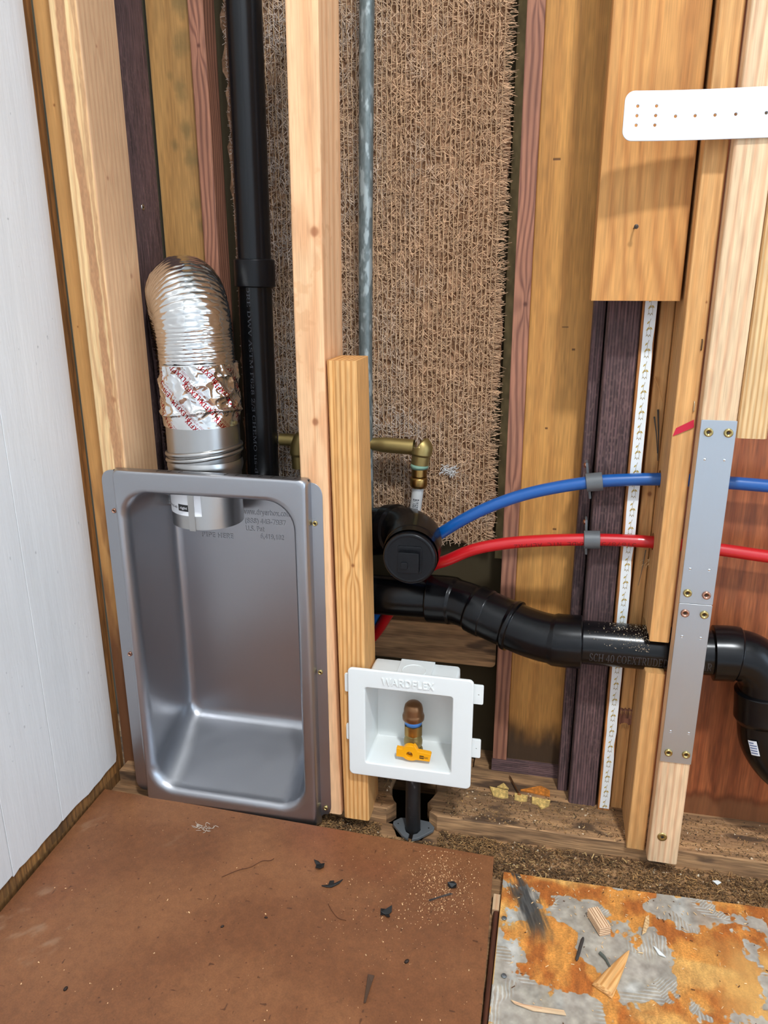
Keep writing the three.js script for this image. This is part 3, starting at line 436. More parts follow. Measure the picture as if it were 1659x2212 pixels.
// ---------------------------------------------------------------- recessed dryer box
{
  const B = [-0.45, -0.012, 0], t = thing('dryer_vent_box', 'recessed brushed-metal dryer vent box between the studs', 'vent box', B);
  const L = (x0, x1, y0, y1, r, z) => loop(x0 - B[0], x1 - B[0], y0 - B[1], y1 - B[1], r, z - B[2], 10, 10);
  mesh('pan', loft([
    L(-0.5905, -0.3035, -0.013, 0.5335, 0.006, 0.0006), L(-0.589, -0.305, -0.0125, 0.5335, 0.007, 0.006), L(-0.587, -0.307, -0.0115, 0.533, 0.009, 0.0125), L(-0.5855, -0.3095, -0.0095, 0.5315, 0.010, 0.0148), L(-0.5835, -0.312, -0.007, 0.5285, 0.012, 0.0158),
    L(-0.5815, -0.320, 0.009, 0.509, 0.04, 0.0152), L(-0.5795, -0.323, 0.014, 0.5055, 0.041, 0.0140), L(-0.5775, -0.3255, 0.018, 0.5025, 0.041, 0.0115), L(-0.5745, -0.327, 0.0205, 0.5005, 0.041, 0.006), L(-0.572, -0.328, 0.0225, 0.5, 0.041, -0.002),
    L(-0.5705, -0.33, 0.045, 0.498, 0.038, -0.045), L(-0.5690, -0.3325, 0.070, 0.496, 0.03, -0.09), L(-0.5675, -0.3345, 0.0765, 0.495, 0.026, -0.1015), L(-0.564, -0.338, 0.082, 0.492, 0.022, -0.1085), L(-0.5595, -0.3425, 0.088, 0.488, 0.02, -0.1115), L(-0.552, -0.35, 0.097, 0.48, 0.016, -0.1122),
  ], { capEnd: true }), M.pan, t);
  const flange = (name, pts, r) => { const g = new THREE.ExtrudeGeometry(pts, { depth: 0.0008, bevelEnabled: true, bevelThickness: 0.0002, bevelSize: 0.0002, bevelSegments: 1, curveSegments: 12 }); g.translate(-B[0], -B[1], 0.0004); return mesh(name, boxUV(g, 'y'), M.pan, t); };
  { const s = new THREE.Shape(); s.moveTo(-0.5885, 0.002); s.lineTo(-0.6, 0.002); s.quadraticCurveTo(-0.612, 0.004, -0.612, 0.02); s.lineTo(-0.6115, 0.512); s.quadraticCurveTo(-0.611, 0.529, -0.594, 0.5295); s.quadraticCurveTo(-0.5885, 0.5295, -0.5885, 0.524); s.closePath(); flange('flange', s); }
  { const s = new THREE.Shape(); s.moveTo(-0.306, -0.002); s.quadraticCurveTo(-0.3, 0.008, -0.2945, 0.006); s.quadraticCurveTo(-0.2885, 0.01, -0.2885, 0.024); s.lineTo(-0.2885, 0.508); s.quadraticCurveTo(-0.289, 0.5255, -0.304, 0.527); s.lineTo(-0.306, 0.526); s.closePath(); flange('flange', s); }
  for (const [x, y, c] of [[-0.3035, 0.471, 0], [-0.3025, 0.248, 0], [-0.597, 0.47, 1], [-0.5975, 0.244, 1], [-0.3005, 0.018, 0]]) addScrew(t, x - B[0] + (x > -0.4 ? 0.004 : 0), y - B[1], 0.0016, c ? M.screwCopper : M.screw, 0.0036);
  const e = (s, size, x, y, w) => text3(s, size, 0.0007, M.pan, t, x - B[0], y - B[1], -0.1122, 'embossed_lettering', w);
  e('PIPE HERE', 0.0075, -0.5225, 0.3985, 0.052); e('6,419,102', 0.0075, -0.425, 0.402, 0.038); e('www.dryerbox.com', 0.008, -0.452, 0.440, 0.078); e('(888) 443-7937', 0.0075, -0.449, 0.426, 0.066); e('U.S. Pat', 0.0075, -0.4485, 0.4135, 0.03);
  // stamped bend marks on the top edge of the frame
  for (let i = 0; i < 13; i++) { const x = -0.52 + i * 0.0165; if (i > 2 && i < 6) continue; const m = mesh('bend_mark', box(-0.0006, 0.0006, -0.0002, 0.0002, -0.0035, 0.0035), M.screwDark, t); m.position.set(x - B[0], 0.5336 - B[1], 0.006); m.rotation.y = -0.5; }
  mesh('corner_gap', box(-0.0012, 0.0012, -0.003, 0.003, -0.001, 0.001), M.black, t).position.set(-0.588 - B[0], 0.5285 - B[1], 0.0042);
  mesh('corner_gap', box(-0.0014, 0.0014, -0.003, 0.003, -0.001, 0.001), M.black, t).position.set(-0.3062 - B[0], 0.529 - B[1], 0.0042);
}
// ---------------------------------------------------------------- duct: collar, tape, foil hose
{
  const C = [-0.481, 0.43, -0.06], t = thing('dryer_duct', 'shiny foil dryer duct bending over above the metal box', 'duct', C);
  const mu = (name, g, m) => { g.translate(-C[0], -C[1], -C[2]); return mesh(name, g, m, t); };
  mu('collar_pipe', sweep([[-0.483, 0.4455, -0.06], [-0.482, 0.52, -0.06], [-0.481, 0.61, -0.06]], () => 0.0512, { n: 30, m: 64 }), M.galv);
  mesh('seam_strip', box(-0.0065, 0.0025, 0.0142, 0.1, 0.0500, 0.0526), M.galv, t);
  // two rolled beads, tilted where the pipe was pushed together
  for (const [y, a, r] of [[0.553, 0.10, 0.0535], [0.545, 0.115, 0.0535]]) { const g = new THREE.TorusGeometry(r - 0.0016, 0.0034, 10, 72); g.rotateX(Math.PI / 2); g.rotateZ(a); g.translate(-0.4815, y, -0.06); mu('bead', g, M.galv); }
  mu('crimp_lip', (() => { const g = sweep([[-0.4815, 0.522, -0.06], [-0.481, 0.54, -0.06]], (q) => 0.0518 + 0.0018 * Math.sin(q * 3.14), { n: 10, m: 64 }); return g; })(), M.galv);
  // printed label
  const lab = canvasTex(512, 512, (c, w, h) => {
    c.fillStyle = '#f2f3f5'; c.fillRect(0, 0, w, h); c.fillStyle = '#222'; for (let i = 0; i < 26; i++) c.fillRect(18, 20 + i * 11, 52, i % 3 ? 4 : 7);
    c.font = 'bold 46px sans-serif'; c.save(); c.translate(300, 60); c.rotate(Math.PI / 2); c.fillText('4 in  min', 0, 0); c.restore(); c.save(); c.translate(430, 50); c.rotate(Math.PI / 2); c.fillText('min  4 in', 0, 0); c.restore();
    c.font = 'bold 40px sans-serif'; c.fillText('Tel 818-40', 40, 440); c.fillRect(250, 380, 190, 80); c.fillStyle = '#f2f3f5'; c.fillText('right', 270, 436); });
  { const g = new THREE.CylinderGeometry(0.0517, 0.0517, 0.062, 24, 1, true, -1.15, 1.42); const m = mesh('label_sticker', g, plain(0xffffff, 0.5, 0, { map: lab }), t); m.position.set(-0.0015, 0.0665, 0); }
  // crumpled printed foil tape
  const tape = canvasTex(2048, 512, (c, w, h) => { c.fillStyle = '#e6e6e4'; c.fillRect(0, 0, w, h); c.fillStyle = '#a01a20'; for (let r = -1; r < 4; r++) for (let k = 0; k < 9; k++) { c.save(); c.translate(k * 240 + (r % 2) * 110 + 130, r * 150 + 120); c.rotate(3.95); c.font = 'bold 56px sans-serif'; c.fillText('FLEXFIX', 0, 0); c.font = '22px sans-serif'; c.fillText('UL LISTED 181B-FX', 4, 28); c.restore(); } });
  const rid = (x, y, q) => 1 - Math.abs(2 * fbm(x, y, 2, q) - 1);
  const cr = (a, s) => { const u = a * 0.052, w = 0.008 * fbm(u * 60, s * 60, 2, 3); return 0.0046 * Math.pow(rid(u * 48 + s * 14 + w * 40, s * 40 - u * 10 - w * 30, 5), 3) + 0.0016 * Math.pow(rid(u * 100 + s * 60, s * 90 - u * 50, 9), 2) - 0.003; };
  { const g = sweep([[-0.4815, 0.589, -0.06], [-0.4815, 0.63, -0.06], [-0.482, 0.673, -0.06]], (q) => 0.0532 + 0.001 * Math.sin(q * 3), { n: 120, m: 300, crumple: (a, s) => cr(a, s) * ss(0, 0.004, s) * (0.12 + 0.88 * ss(0.008, 0.022, s)) + 0.0022 * Math.exp(-(((s - 0.021 - 0.004 * Math.sin(a * 2)) / 0.0022) ** 2)) }); const uv = g.attributes.uv; for (let i = 0; i < uv.count; i++) uv.setY(i, uv.getY(i) / 0.084);
    mu('foil_tape', g, new THREE.MeshStandardMaterial({ map: tape, metalness: 1, roughness: 0.14 })); }
  // ribbed hose: up, over and down behind
  const ridge = (s) => { const q = (s / 0.0046) % 1; return 0.0014 * Math.sqrt(1 - (2 * q - 1) ** 2) - 0.0009; };
  mu('foil_hose', sweep([[-0.482, 0.665, -0.06], [-0.4835, 0.70, -0.0605], [-0.487, 0.735, -0.063], [-0.498, 0.757, -0.078], [-0.515, 0.764, -0.101], [-0.5285, 0.747, -0.122], [-0.533, 0.71, -0.134], [-0.533, 0.65, -0.138], [-0.532, 0.55, -0.139], [-0.532, 0.45, -0.139]], (q, s) => 0.0512 + ridge(s), { n: 720, m: 96,
    crumple: (a, s) => 0.0016 * (fbm(a * 7, s * 500, 2, 3) - 0.5) + 0.0014 * (fbm(Math.cos(a) * 3 + 4, Math.sin(a) * 3 + s * 22, 2, 8) - 0.5) }), M.foil);
}
// ---------------------------------------------------------------- gas outlet box
{
  const B = [-0.168, 0.094, 0], t = thing('gas_outlet_box', 'white plastic gas outlet box on the short wood block', 'outlet box', B);
  const L = (x0, x1, y0, y1, r, z) => loop(x0 - B[0], x1 - B[0], y0 - B[1], y1 - B[1], r, z, 6, 4);
  mesh('face_frame', loft([L(-0.254, -0.0805, 0.0945, 0.2645, 0.006, 0.0075), L(-0.2555, -0.079, 0.093, 0.266, 0.007, 0.009), L(-0.2555, -0.079, 0.093, 0.266, 0.007, 0.0108), L(-0.2548, -0.0797, 0.0937, 0.2653, 0.0065, 0.0122), L(-0.2535, -0.081, 0.095, 0.264, 0.006, 0.0127), L(-0.2325, -0.1055, 0.1135, 0.2395, 0.005, 0.0127), L(-0.2312, -0.1068, 0.1148, 0.2382, 0.0042, 0.0121), L(-0.2305, -0.1075, 0.1155, 0.2375, 0.004, 0.0105), L(-0.2303, -0.1077, 0.1157, 0.2373, 0.004, 0.004)]), M.white, t);
  mesh('tub', loft([L(-0.2303, -0.1077, 0.1157, 0.2373, 0.004, 0.005), L(-0.2295, -0.1085, 0.1165, 0.2365, 0.004, -0.04), L(-0.2285, -0.1095, 0.1175, 0.2355, 0.004, -0.054), L(-0.2265, -0.1115, 0.1195, 0.2335, 0.003, -0.0555)], { capEnd: true }), M.white, t);
  mesh('housing', loft([L(-0.2318, -0.1035, 0.1115, 0.2465, 0.005, 0.008), L(-0.2318, -0.1035, 0.1115, 0.2475, 0.005, -0.04), L(-0.2312, -0.1055, 0.1135, 0.2475, 0.005, -0.056), L(-0.2305, -0.1075, 0.1155, 0.2455, 0.004, -0.059)], { capEnd: true }), M.white, t);
  const kp = mesh('knockout_plate', slab(-0.192 - B[0], -0.142 - B[0], 0.2475 - B[1], 0.2505 - B[1], -0.057, 0.008, 0.001), M.white, t);
  { const g = new THREE.TorusGeometry(0.017, 0.0008, 8, 40); g.rotateX(Math.PI / 2); const m = mesh('knockout_ring', g, M.white, kp); m.position.set(-0.168 - B[0], 0.2506 - B[1], -0.026); }
  for (const [x0, x1, y0, y1, hole] of [[-0.2615, -0.2535, 0.224, 0.252, 0], [-0.2605, -0.2525, 0.146, 0.171, 0], [-0.081, -0.0665, 0.227, 0.2555, 1], [-0.081, -0.0675, 0.142, 0.1705, 1]]) {
    const s = rrect(x0 - B[0], y0 - B[1], x1 - B[0], y1 - B[1], 0.002); if (hole) { const h = new THREE.Path(); h.absarc((x0 + x1) / 2 - B[0] + 0.001, (y0 + y1) / 2 - B[1], 0.0011, 0, 7, true); s.holes.push(h); }
    const g = new THREE.ExtrudeGeometry(s, { depth: 0.0028, bevelEnabled: true, bevelThickness: 0.0003, bevelSize: 0.0003, bevelSegments: 1 }); g.translate(0, 0, 0.0022); mesh('mounting_ear', g, M.white, t);
  }
  text3('WARDFLEX', 0.0105, 0.001, M.white, t, -0.206 - B[0], 0.2455 - B[1], 0.0127, 'embossed_lettering', 0.073);
  for (const [x, y] of [[-0.2035, 0.2045], [-0.130, 0.1995], [-0.181, 0.2335]]) { const m = mesh('pilot_hole', lathe([[0, 0.0004], [0.0011, 0.0002], [0.0011, -0.0004]], 10), M.black, t); m.rotation.x = Math.PI / 2; m.position.set(x - B[0], y - B[1], -0.0552); }
}
{ // gas shut-off valve inside the box
  const t = thing('gas_valve', 'brass gas shut-off valve with yellow handle inside the white box', 'valve', [-0.1685, 0.116, -0.028]);
  mesh('bottom_nut', lathe([[0, 0], [0.0135, 0], [0.0145, 0.002], [0.0145, 0.006], [0.0125, 0.009], [0, 0.009]], 30), M.brassOld, t);
  mesh('body', lathe([[0, 0.008], [0.011, 0.009], [0.0135, 0.015], [0.0138, 0.021], [0.0125, 0.027], [0.0112, 0.03], [0.0112, 0.036], [0, 0.036]], 32), M.brassOld, t);
  { const g = new THREE.CylinderGeometry(0.0146, 0.0146, 0.0165, 6); g.rotateY(0.2); g.translate(0, 0.0425, 0); mesh('hex_union', g, M.brass, t); }
  mesh('thread_tape', lathe([[0, 0.05], [0.0124, 0.0512], [0.0124, 0.0605], [0, 0.0615]], 30), plain(0x4f92e6, 0.45), t);
  mesh('bronze_cap', lathe([[0.011, 0.0592], [0.0142, 0.0590], [0.0158, 0.0605], [0.0161, 0.0655], [0.0152, 0.069], [0.0142, 0.0715], [0.0139, 0.078], [0.0125, 0.0845], [0.0092, 0.0885], [0.004, 0.0902], [0, 0.0905]], 36), M.bronze, t);
  mesh('stem', (() => { const g = new THREE.CylinderGeometry(0.006, 0.006, 0.018, 16); g.rotateX(Math.PI / 2); g.translate(0.0, 0.015, 0.014); return g; })(), M.brassOld, t);
  const s = new THREE.Shape(); s.moveTo(-0.0195, -0.0062); s.lineTo(-0.009, -0.0062); s.quadraticCurveTo(-0.006, -0.0098, 0, -0.0098); s.quadraticCurveTo(0.006, -0.0098, 0.009, -0.0072); s.lineTo(0.0285, -0.0066); s.lineTo(0.0298, 0.004); s.lineTo(0.0288, 0.0052); s.lineTo(0.0105, 0.0062); s.quadraticCurveTo(0.0085, 0.012, 0.005, 0.0145); s.lineTo(0.0045, 0.0125); s.quadraticCurveTo(-0.002, 0.0145, -0.007, 0.0115); s.quadraticCurveTo(-0.0095, 0.009, -0.0105, 0.0062); s.lineTo(-0.0195, 0.0062); s.closePath();
  const hp = new THREE.Path(); hp.absarc(-0.0008, -0.0008, 0.0052, 0, Math.PI * 2, true); s.holes.push(hp);
  const hg = new THREE.ExtrudeGeometry(s, { depth: 0.0065, bevelEnabled: true, bevelThickness: 0.0008, bevelSize: 0.0006, bevelSegments: 2, curveSegments: 14 }); hg.translate(0.0, 0.0145, 0.022);
  for (const c of t.children) c.scale.set(1, 0.92, 1);
  const h = mesh('handle', hg, M.yellow, t); h.rotation.z = -0.04;
  mesh('handle_well', (() => { const g = lathe([[0.0052, 0.006], [0.005, 0.0005], [0.0046, 0], [0, 0]], 20); g.rotateX(Math.PI / 2); g.translate(-0.0008, 0.0137, 0.0222); return g; })(), M.yellow, h);
  mesh('handle_screw', (() => { const g = lathe([[0, 0.002], [0.0024, 0.0016], [0.0026, 0]], 14); g.rotateX(Math.PI / 2); g.translate(-0.0008, 0.0142, 0.0226); return g; })(), M.galv, h);
  const mk = canvasTex(160, 64, (c, w, hh) => { c.fillStyle = '#f2a400'; c.fillRect(0, 0, w, hh); c.fillStyle = '#2a1608'; c.fillRect(4, 4, 74, 56); c.fillStyle = '#f2a400'; c.font = 'bold 34px sans-serif'; c.fillText('ANY', 8, 44); c.fillStyle = '#2a1608'; c.font = 'bold 42px sans-serif'; c.fillText('520C', 80, 48, 76); });
  mesh('handle_print', (() => { const g = new THREE.BoxGeometry(0.0135, 0.0058, 0.0002); g.translate(0.0205, 0.013, 0.0294); return g; })(), plain(0xffffff, 0.45, 0, { map: mk }), h);
}
{ // black gas line and floor flange
  const g = sweep([[-0.1665, 0.113, -0.03], [-0.167, 0.07, -0.024], [-0.1655, 0.0, -0.016], [-0.165, -0.09, -0.014]], (q) => 0.0108 + 0.0012 * q, { n: 40, m: 24 });
  tag(mesh('gas_line', g, new THREE.MeshStandardMaterial({ roughness: 0.42, map: tex(64, 256, 1, 0.25, (X, Y) => { const s = ss(0.68, 0.8, fbm(X * 8, Y * 60, 4, 6)) * 70; return [20 + s, 20 + s, 21 + s]; }) })), 'scuffed black gas line dropping from the white box into the floor', 'gas line');
  const t = thing('floor_flange', 'grey split flange around the gas line at the floor', 'flange', [-0.1655, -0.0135, -0.014]);
  for (const s of [-1, 1]) { const p = poly([[0.0035, -0.0225], [0.012, -0.017], [0.0305, 0.004], [0.031, 0.01], [0.022, 0.02], [0.0, 0.022], [0.0, 0.0135], [0.009, 0.009], [0.0128, 0], [0.009, -0.009], [0.0035, -0.0125]].map(([x, y]) => [x * s, y])); const gg = new THREE.ExtrudeGeometry(p, { depth: 0.0035, bevelEnabled: true, bevelThickness: 0.0006, bevelSize: 0.0006, bevelSegments: 1 }); gg.rotateX(-Math.PI / 2); mesh('half_plate', gg, M.grey, t); }
  for (const s of [-1, 1]) { const m = mesh('screw_hole', lathe([[0, 0.0002], [0.0012, 0.0001], [0.0012, -0.0002]], 10), M.black, t); m.position.set(0.0235 * s, 0.0043, -0.006); }
}
// ---------------------------------------------------------------- black drain line
{
  const t = thing('drain_line', 'black plastic drain line running through the studs to a downward elbow', 'drain pipe', [0.0, 0.27, -0.06]);
  const mu = (n, g, m = M.abs) => { g.translate(0, -0.27, 0.06); return mesh(n, g, m, t); };
  mu('pipe', sweep([[-0.322, 0.32, -0.122], [-0.24, 0.3205, -0.122], [-0.158, 0.3225, -0.121]], () => 0.0302, { n: 20, m: 48 }));
  mu('elbow_fitting', sweep([[-0.164, 0.3225, -0.1205], [-0.128, 0.3235, -0.1165], [-0.100, 0.322, -0.106], [-0.083, 0.318, -0.099], [-0.072, 0.3155, -0.0955]], stepped([[0, 0.015, 0.0302, 0.0352], [0.015, 0.03, 0.0352, 0.036], [0.03, 0.4, 0.036], [0.4, 0.46, 0.036, 0.0335], [0.46, 0.74, 0.0335], [0.74, 0.78, 0.0335, 0.036], [0.78, 0.97, 0.036], [0.97, 1, 0.036, 0.0345]]), { n: 120, m: 48 }));
  mu('elbow_fitting', sweep([[-0.076, 0.3165, -0.0965], [-0.05, 0.3115, -0.0865], [-0.02, 0.3055, -0.075], [0.005, 0.3025, -0.067], [0.03, 0.3015, -0.0625], [0.0625, 0.3025, -0.0615]], stepped([[0, 0.02, 0.0302, 0.0345], [0.02, 0.26, 0.0347], [0.26, 0.29, 0.0347, 0.0375], [0.29, 0.33, 0.0375], [0.33, 0.70, 0.0345], [0.70, 0.74, 0.0345, 0.0368], [0.74, 0.985, 0.0368], [0.985, 1, 0.0368, 0.0302]]), { n: 160, m: 48 }));
  const sch = canvasTex(1024, 1024, (c, w, h) => { c.fillStyle = '#0c0c0e'; c.fillRect(0, 0, w, h); c.save(); c.translate(w * 0.575, h * 0.93); c.rotate(-Math.PI / 2); c.fillStyle = '#3c3c40'; c.font = '100px serif'; c.fillText('SCH 40 COEXTRUDED CELLULAR', 0, 0, 900); c.restore(); });
  { const g = sweep([[0.058, 0.3025, -0.0615], [0.235, 0.3045, -0.0615]], () => 0.0302, { n: 12, m: 48 }); const uv = g.attributes.uv; for (let i = 0; i < uv.count; i++) uv.setY(i, uv.getY(i) / 0.177); mu('pipe', g, new THREE.MeshPhysicalMaterial({ color: 0xffffff, map: sch, roughness: 0.22, specularIntensity: 0.7 })); }
  mu('elbow_fitting', sweep([[0.2295, 0.3045, -0.0615], [0.258, 0.306, -0.0605], [0.279, 0.301, -0.0595], [0.296, 0.283, -0.058], [0.302, 0.258, -0.056]], stepped([[0, 0.01, 0.0302, 0.036], [0.01, 0.30, 0.0368], [0.30, 0.315, 0.0368, 0.0345], [0.315, 1, 0.034]]), { n: 140, m: 48 }));
  mu('trap_bend', sweep([[0.301, 0.262, -0.0565], [0.3035, 0.236, -0.055], [0.305, 0.216, -0.053], [0.312, 0.185, -0.05], [0.338, 0.154, -0.046], [0.375, 0.145, -0.043], [0.42, 0.16, -0.04]], stepped([[0, 0.01, 0.03, 0.0375], [0.01, 0.2, 0.0382], [0.2, 0.22, 0.0382, 0.035], [0.22, 1, 0.034]]), { n: 160, m: 48 }));
  const lb = canvasTex(128, 64, (c, w, h) => { c.fillStyle = '#e6ebf2'; c.fillRect(0, 0, w, h); c.fillStyle = '#5c6f9a'; for (let i = 0; i < 5; i++) c.fillRect(8, 8 + i * 11, 70 + (i * 37) % 40, 5); });
  { const g = new THREE.CylinderGeometry(0.0357, 0.0357, 0.022, 10, 1, true, -0.35, 0.32); const m = mesh('sticker', g, plain(0xffffff, 0.5, 0, { map: lb }), t); m.position.set(0.3085, 0.196 - 0.27, -0.0515 + 0.06); m.rotation.set(0.1, -0.42, 0.35); }
  const bc = canvasTex(64, 192, (c, w, h) => { c.fillStyle = '#0c0c0e'; c.fillRect(0, 0, w, h); c.fillStyle = '#7f8fae'; for (let y = 4, i = 0; y < h - 4; y += 5 + (i * 7) % 5, i++) c.fillRect(4, y, 34, 1 + (i * 5) % 4); c.fillStyle = '#5a6784'; c.save(); c.translate(46, 10); c.rotate(Math.PI / 2); c.font = '15px monospace'; c.fillText('5 00371 2062', 0, 0); c.restore(); });
  { const g = new THREE.CylinderGeometry(0.035, 0.035, 0.012, 10, 1, true, -0.9, 1.1); g.rotateZ(Math.PI / 2); const uv = g.attributes.uv; for (let i = 0; i < uv.count; i++) { const u = uv.getX(i), v = uv.getY(i); uv.setXY(i, v, u); } const m = mesh('barcode_print', g, plain(0xffffff, 0.4, 0, { map: bc }), t); m.position.set(0.004, 0.3027 - 0.27, -0.0675 + 0.06); m.rotation.set(0.9, 0.18, -0.08); }
}
{ // clean-out with plug
  const t = thing('cleanout', 'black clean-out fitting with a square-nut plug facing out beside the short block', 'pipe fitting', [-0.171, 0.43, -0.004]);
  mesh('bend', sweep([[0, 0.0015, -0.004], [-0.0015, 0.0035, -0.03], [-0.006, 0.0045, -0.062], [-0.022, 0.003, -0.094], [-0.05, -0.003, -0.116], [-0.085, -0.012, -0.128], [-0.14, -0.014, -0.13]], stepped([[0, 0.06, 0.0375, 0.038], [0.06, 0.26, 0.0385], [0.26, 0.29, 0.0385, 0.0355], [0.29, 0.5, 0.0355], [0.5, 0.53, 0.0355, 0.0385], [0.53, 0.6, 0.0385], [0.6, 0.62, 0.0385, 0.036], [0.62, 1, 0.036]]), { n: 200, m: 48, n0: V(0, -1, 0) }), M.abs, t);
  const p = mesh('plug', (() => { const g = lathe([[0, 0.0045], [0.030, 0.0045], [0.0312, 0.0052], [0.0335, 0.0052], [0.0352, 0.004], [0.0362, 0.001], [0.0362, -0.004], [0.0345, -0.006]], 56); g.rotateX(Math.PI / 2); return g; })(), M.absDull, t);
  const sq = (name, w, h, d, x, y, z) => { const s = rrect(-w / 2, -h / 2, w / 2, h / 2, 0.0015); const g = new THREE.ExtrudeGeometry(s, { depth: d, bevelEnabled: true, bevelThickness: 0.0008, bevelSize: 0.0008, bevelSegments: 2 }); const m = mesh(name, g, M.absDull, p); m.position.set(x, y, z); return m; };
  sq('raised_pad', 0.031, 0.036, 0.0008, 0.0005, -0.001, 0.0045); sq('square_nut', 0.027, 0.027, 0.008, 0, -0.003, 0.005); sq('nut_boss', 0.008, 0.008, 0.0016, -0.005, -0.0065, 0.0135);
}
// ---------------------------------------------------------------- water lines
const printed = (hex, ink, str, at) => canvasTex(128, 2048, (c, w, h) => { c.fillStyle = hex; c.fillRect(0, 0, w, h); c.save(); c.translate(w * 0.47, h * at); c.rotate(Math.PI / 2); c.fillStyle = ink; c.font = '26px monospace'; c.fillText(str, 0, 0); c.restore(); });
{
  const g = sweep([[-0.27, 0.24, -0.16], [-0.235, 0.31, -0.15], [-0.19, 0.393, -0.118], [-0.146, 0.434, -0.094], [-0.109, 0.4625, -0.086], [-0.073, 0.484, -0.083], [-0.03, 0.503, -0.082], [0.012, 0.516, -0.081], [0.063, 0.527, -0.081], [0.106, 0.532, -0.081], [0.151, 0.535, -0.081], [0.227, 0.5345, -0.081], [0.30, 0.532, -0.081], [0.45, 0.53, -0.081]], () => 0.0083, { n: 140, m: 24 });
  tag(mesh('water_line', g, M.blue), 'blue plastic water line curving from the clean-out through the studs', 'water line', 'plastic water lines');
  const r = sweep([[-0.28, 0.20, -0.165], [-0.25, 0.243, -0.158], [-0.232, 0.275, -0.155], [-0.19, 0.338, -0.158], [-0.157, 0.378, -0.115], [-0.134, 0.395, -0.095], [-0.096, 0.4175, -0.086], [-0.052, 0.431, -0.083], [0.005, 0.4405, -0.081], [0.064, 0.446, -0.081], [0.107, 0.448, -0.081], [0.151, 0.448, -0.081], [0.227, 0.444, -0.081], [0.286, 0.439, -0.081], [0.45, 0.43, -0.081]], () => 0.0083, { n: 150, m: 24 });
  const uv = r.attributes.uv; for (let i = 0; i < uv.count; i++) uv.setY(i, uv.getY(i) / 0.85);
  const rm = M.red.clone(); rm.color.set(0xffffff); rm.map = printed('#c01018', '#5a1014', '51878/5  GRADE NTC AEPPR2', 0.37);
  tag(mesh('water_line', r, rm), 'red plastic water line running under the blue one through the studs', 'water line', 'plastic water lines');
}
for (const [label, x, y, z, a] of [['grey pipe clip holding the blue water line on the dark stud', 0.0615, 0.5265, -0.081, 0.16], ['grey pipe clip holding the red water line on the dark stud', 0.0645, 0.446, -0.081, 0.06]]) {
  const t = thing('pipe_clip', label, 'clip', [x, y, z], 'grey pipe clips'); t.rotation.z = a;
  const s = new THREE.Shape(); s.absarc(0, 0, 0.0118, -2.3, 2.3, false); s.absarc(0, 0, 0.0085, 2.3, -2.3, true); s.closePath();
  const g = new THREE.ExtrudeGeometry(s, { depth: 0.02, bevelEnabled: true, bevelThickness: 0.0004, bevelSize: 0.0004, bevelSegments: 1, curveSegments: 24 }); g.rotateY(-Math.PI / 2); g.translate(0.01, 0, 0);
  mesh('ring', g, M.grey, t);
  mesh('wing', slab(-0.0085, -0.0055, -0.026, 0.024, -0.03, -0.012, 0.001), M.grey, t);
  mesh('clip_screw', (() => { const q = lathe([[0, 0.003], [0.003, 0.002], [0.0035, 0], [0.0035, -0.002]], 14); q.rotateZ(Math.PI / 2); q.translate(-0.0085, 0.02, -0.016); return q; })(), M.screwCopper, t);
}
// ---------------------------------------------------------------- floor coverings
{
  const hb = tex(1024, 1024, 0.66, 0.66, (X, Y) => {
    const b = fbm(X * 9, Y * 9, 4, 3), r = fbm(X * 5 + 7, Y * 5, 3, 8), n = vn(X * 900, Y * 900, 2) - 0.5, n2 = fbm(X * 130, Y * 130, 3, 6) - 0.5;
    let c = mix([122, 76, 46], [140, 91, 57], ss(0.3, 0.7, b)); c = mix(c, [122, 66, 40], ss(0.5, 0.75, r) * 0.6);
    const m = 1 + 0.12 * n + 0.14 * n2; c = [c[0] * m, c[1] * m, c[2] * m];
    const sc = ss(0.55, 0.8, fbm(X * 60 + Y * 50, Y * 26 - X * 16, 5, 14)) * ss(0.45, 0.6, fbm(X * 11, Y * 11, 2, 19)) * ss(0.3, 0.1, X) * ss(0.04, 0.12, Y) * 0.4; c = mix(c, [176, 150, 128], sc);
    const d = ss(0.945, 0.97, vn(X * 190, Y * 190, 44)); return mix(c, [66, 36, 20], d * 0.6); });
  const t = thing('hardboard_sheet', 'brown hardboard sheet covering the floor at the left', 'floor sheet', [-0.35, -0.0035, 0.02]);
  const s = poly([[-0.664, -0.0115], [-0.35, -0.0205], [-0.041, -0.0295], [-0.036, -0.2], [-0.03, -0.9], [-0.645, -0.9]]);
  const g = new THREE.ExtrudeGeometry(s, { depth: 0.0035, bevelEnabled: true, bevelThickness: 0.0004, bevelSize: 0.0004, bevelSegments: 1 }); g.rotateX(-Math.PI / 2); g.translate(0.35, -0.0004, -0.02);
  const u = boxUV(g, 'z', 0.67 - 0.35, 0.02); mesh('sheet', u, new THREE.MeshStandardMaterial({ map: hb, roughness: 0.5, bumpMap: hb, bumpScale: 0.0003 }), t);
  tag(mesh('underlay_board', boxUV(box(-0.655, -0.05, -0.02, -0.0042, 0.045, 0.9), 'z'), M.sill), 'rough board under the brown hardboard', 'board');
}
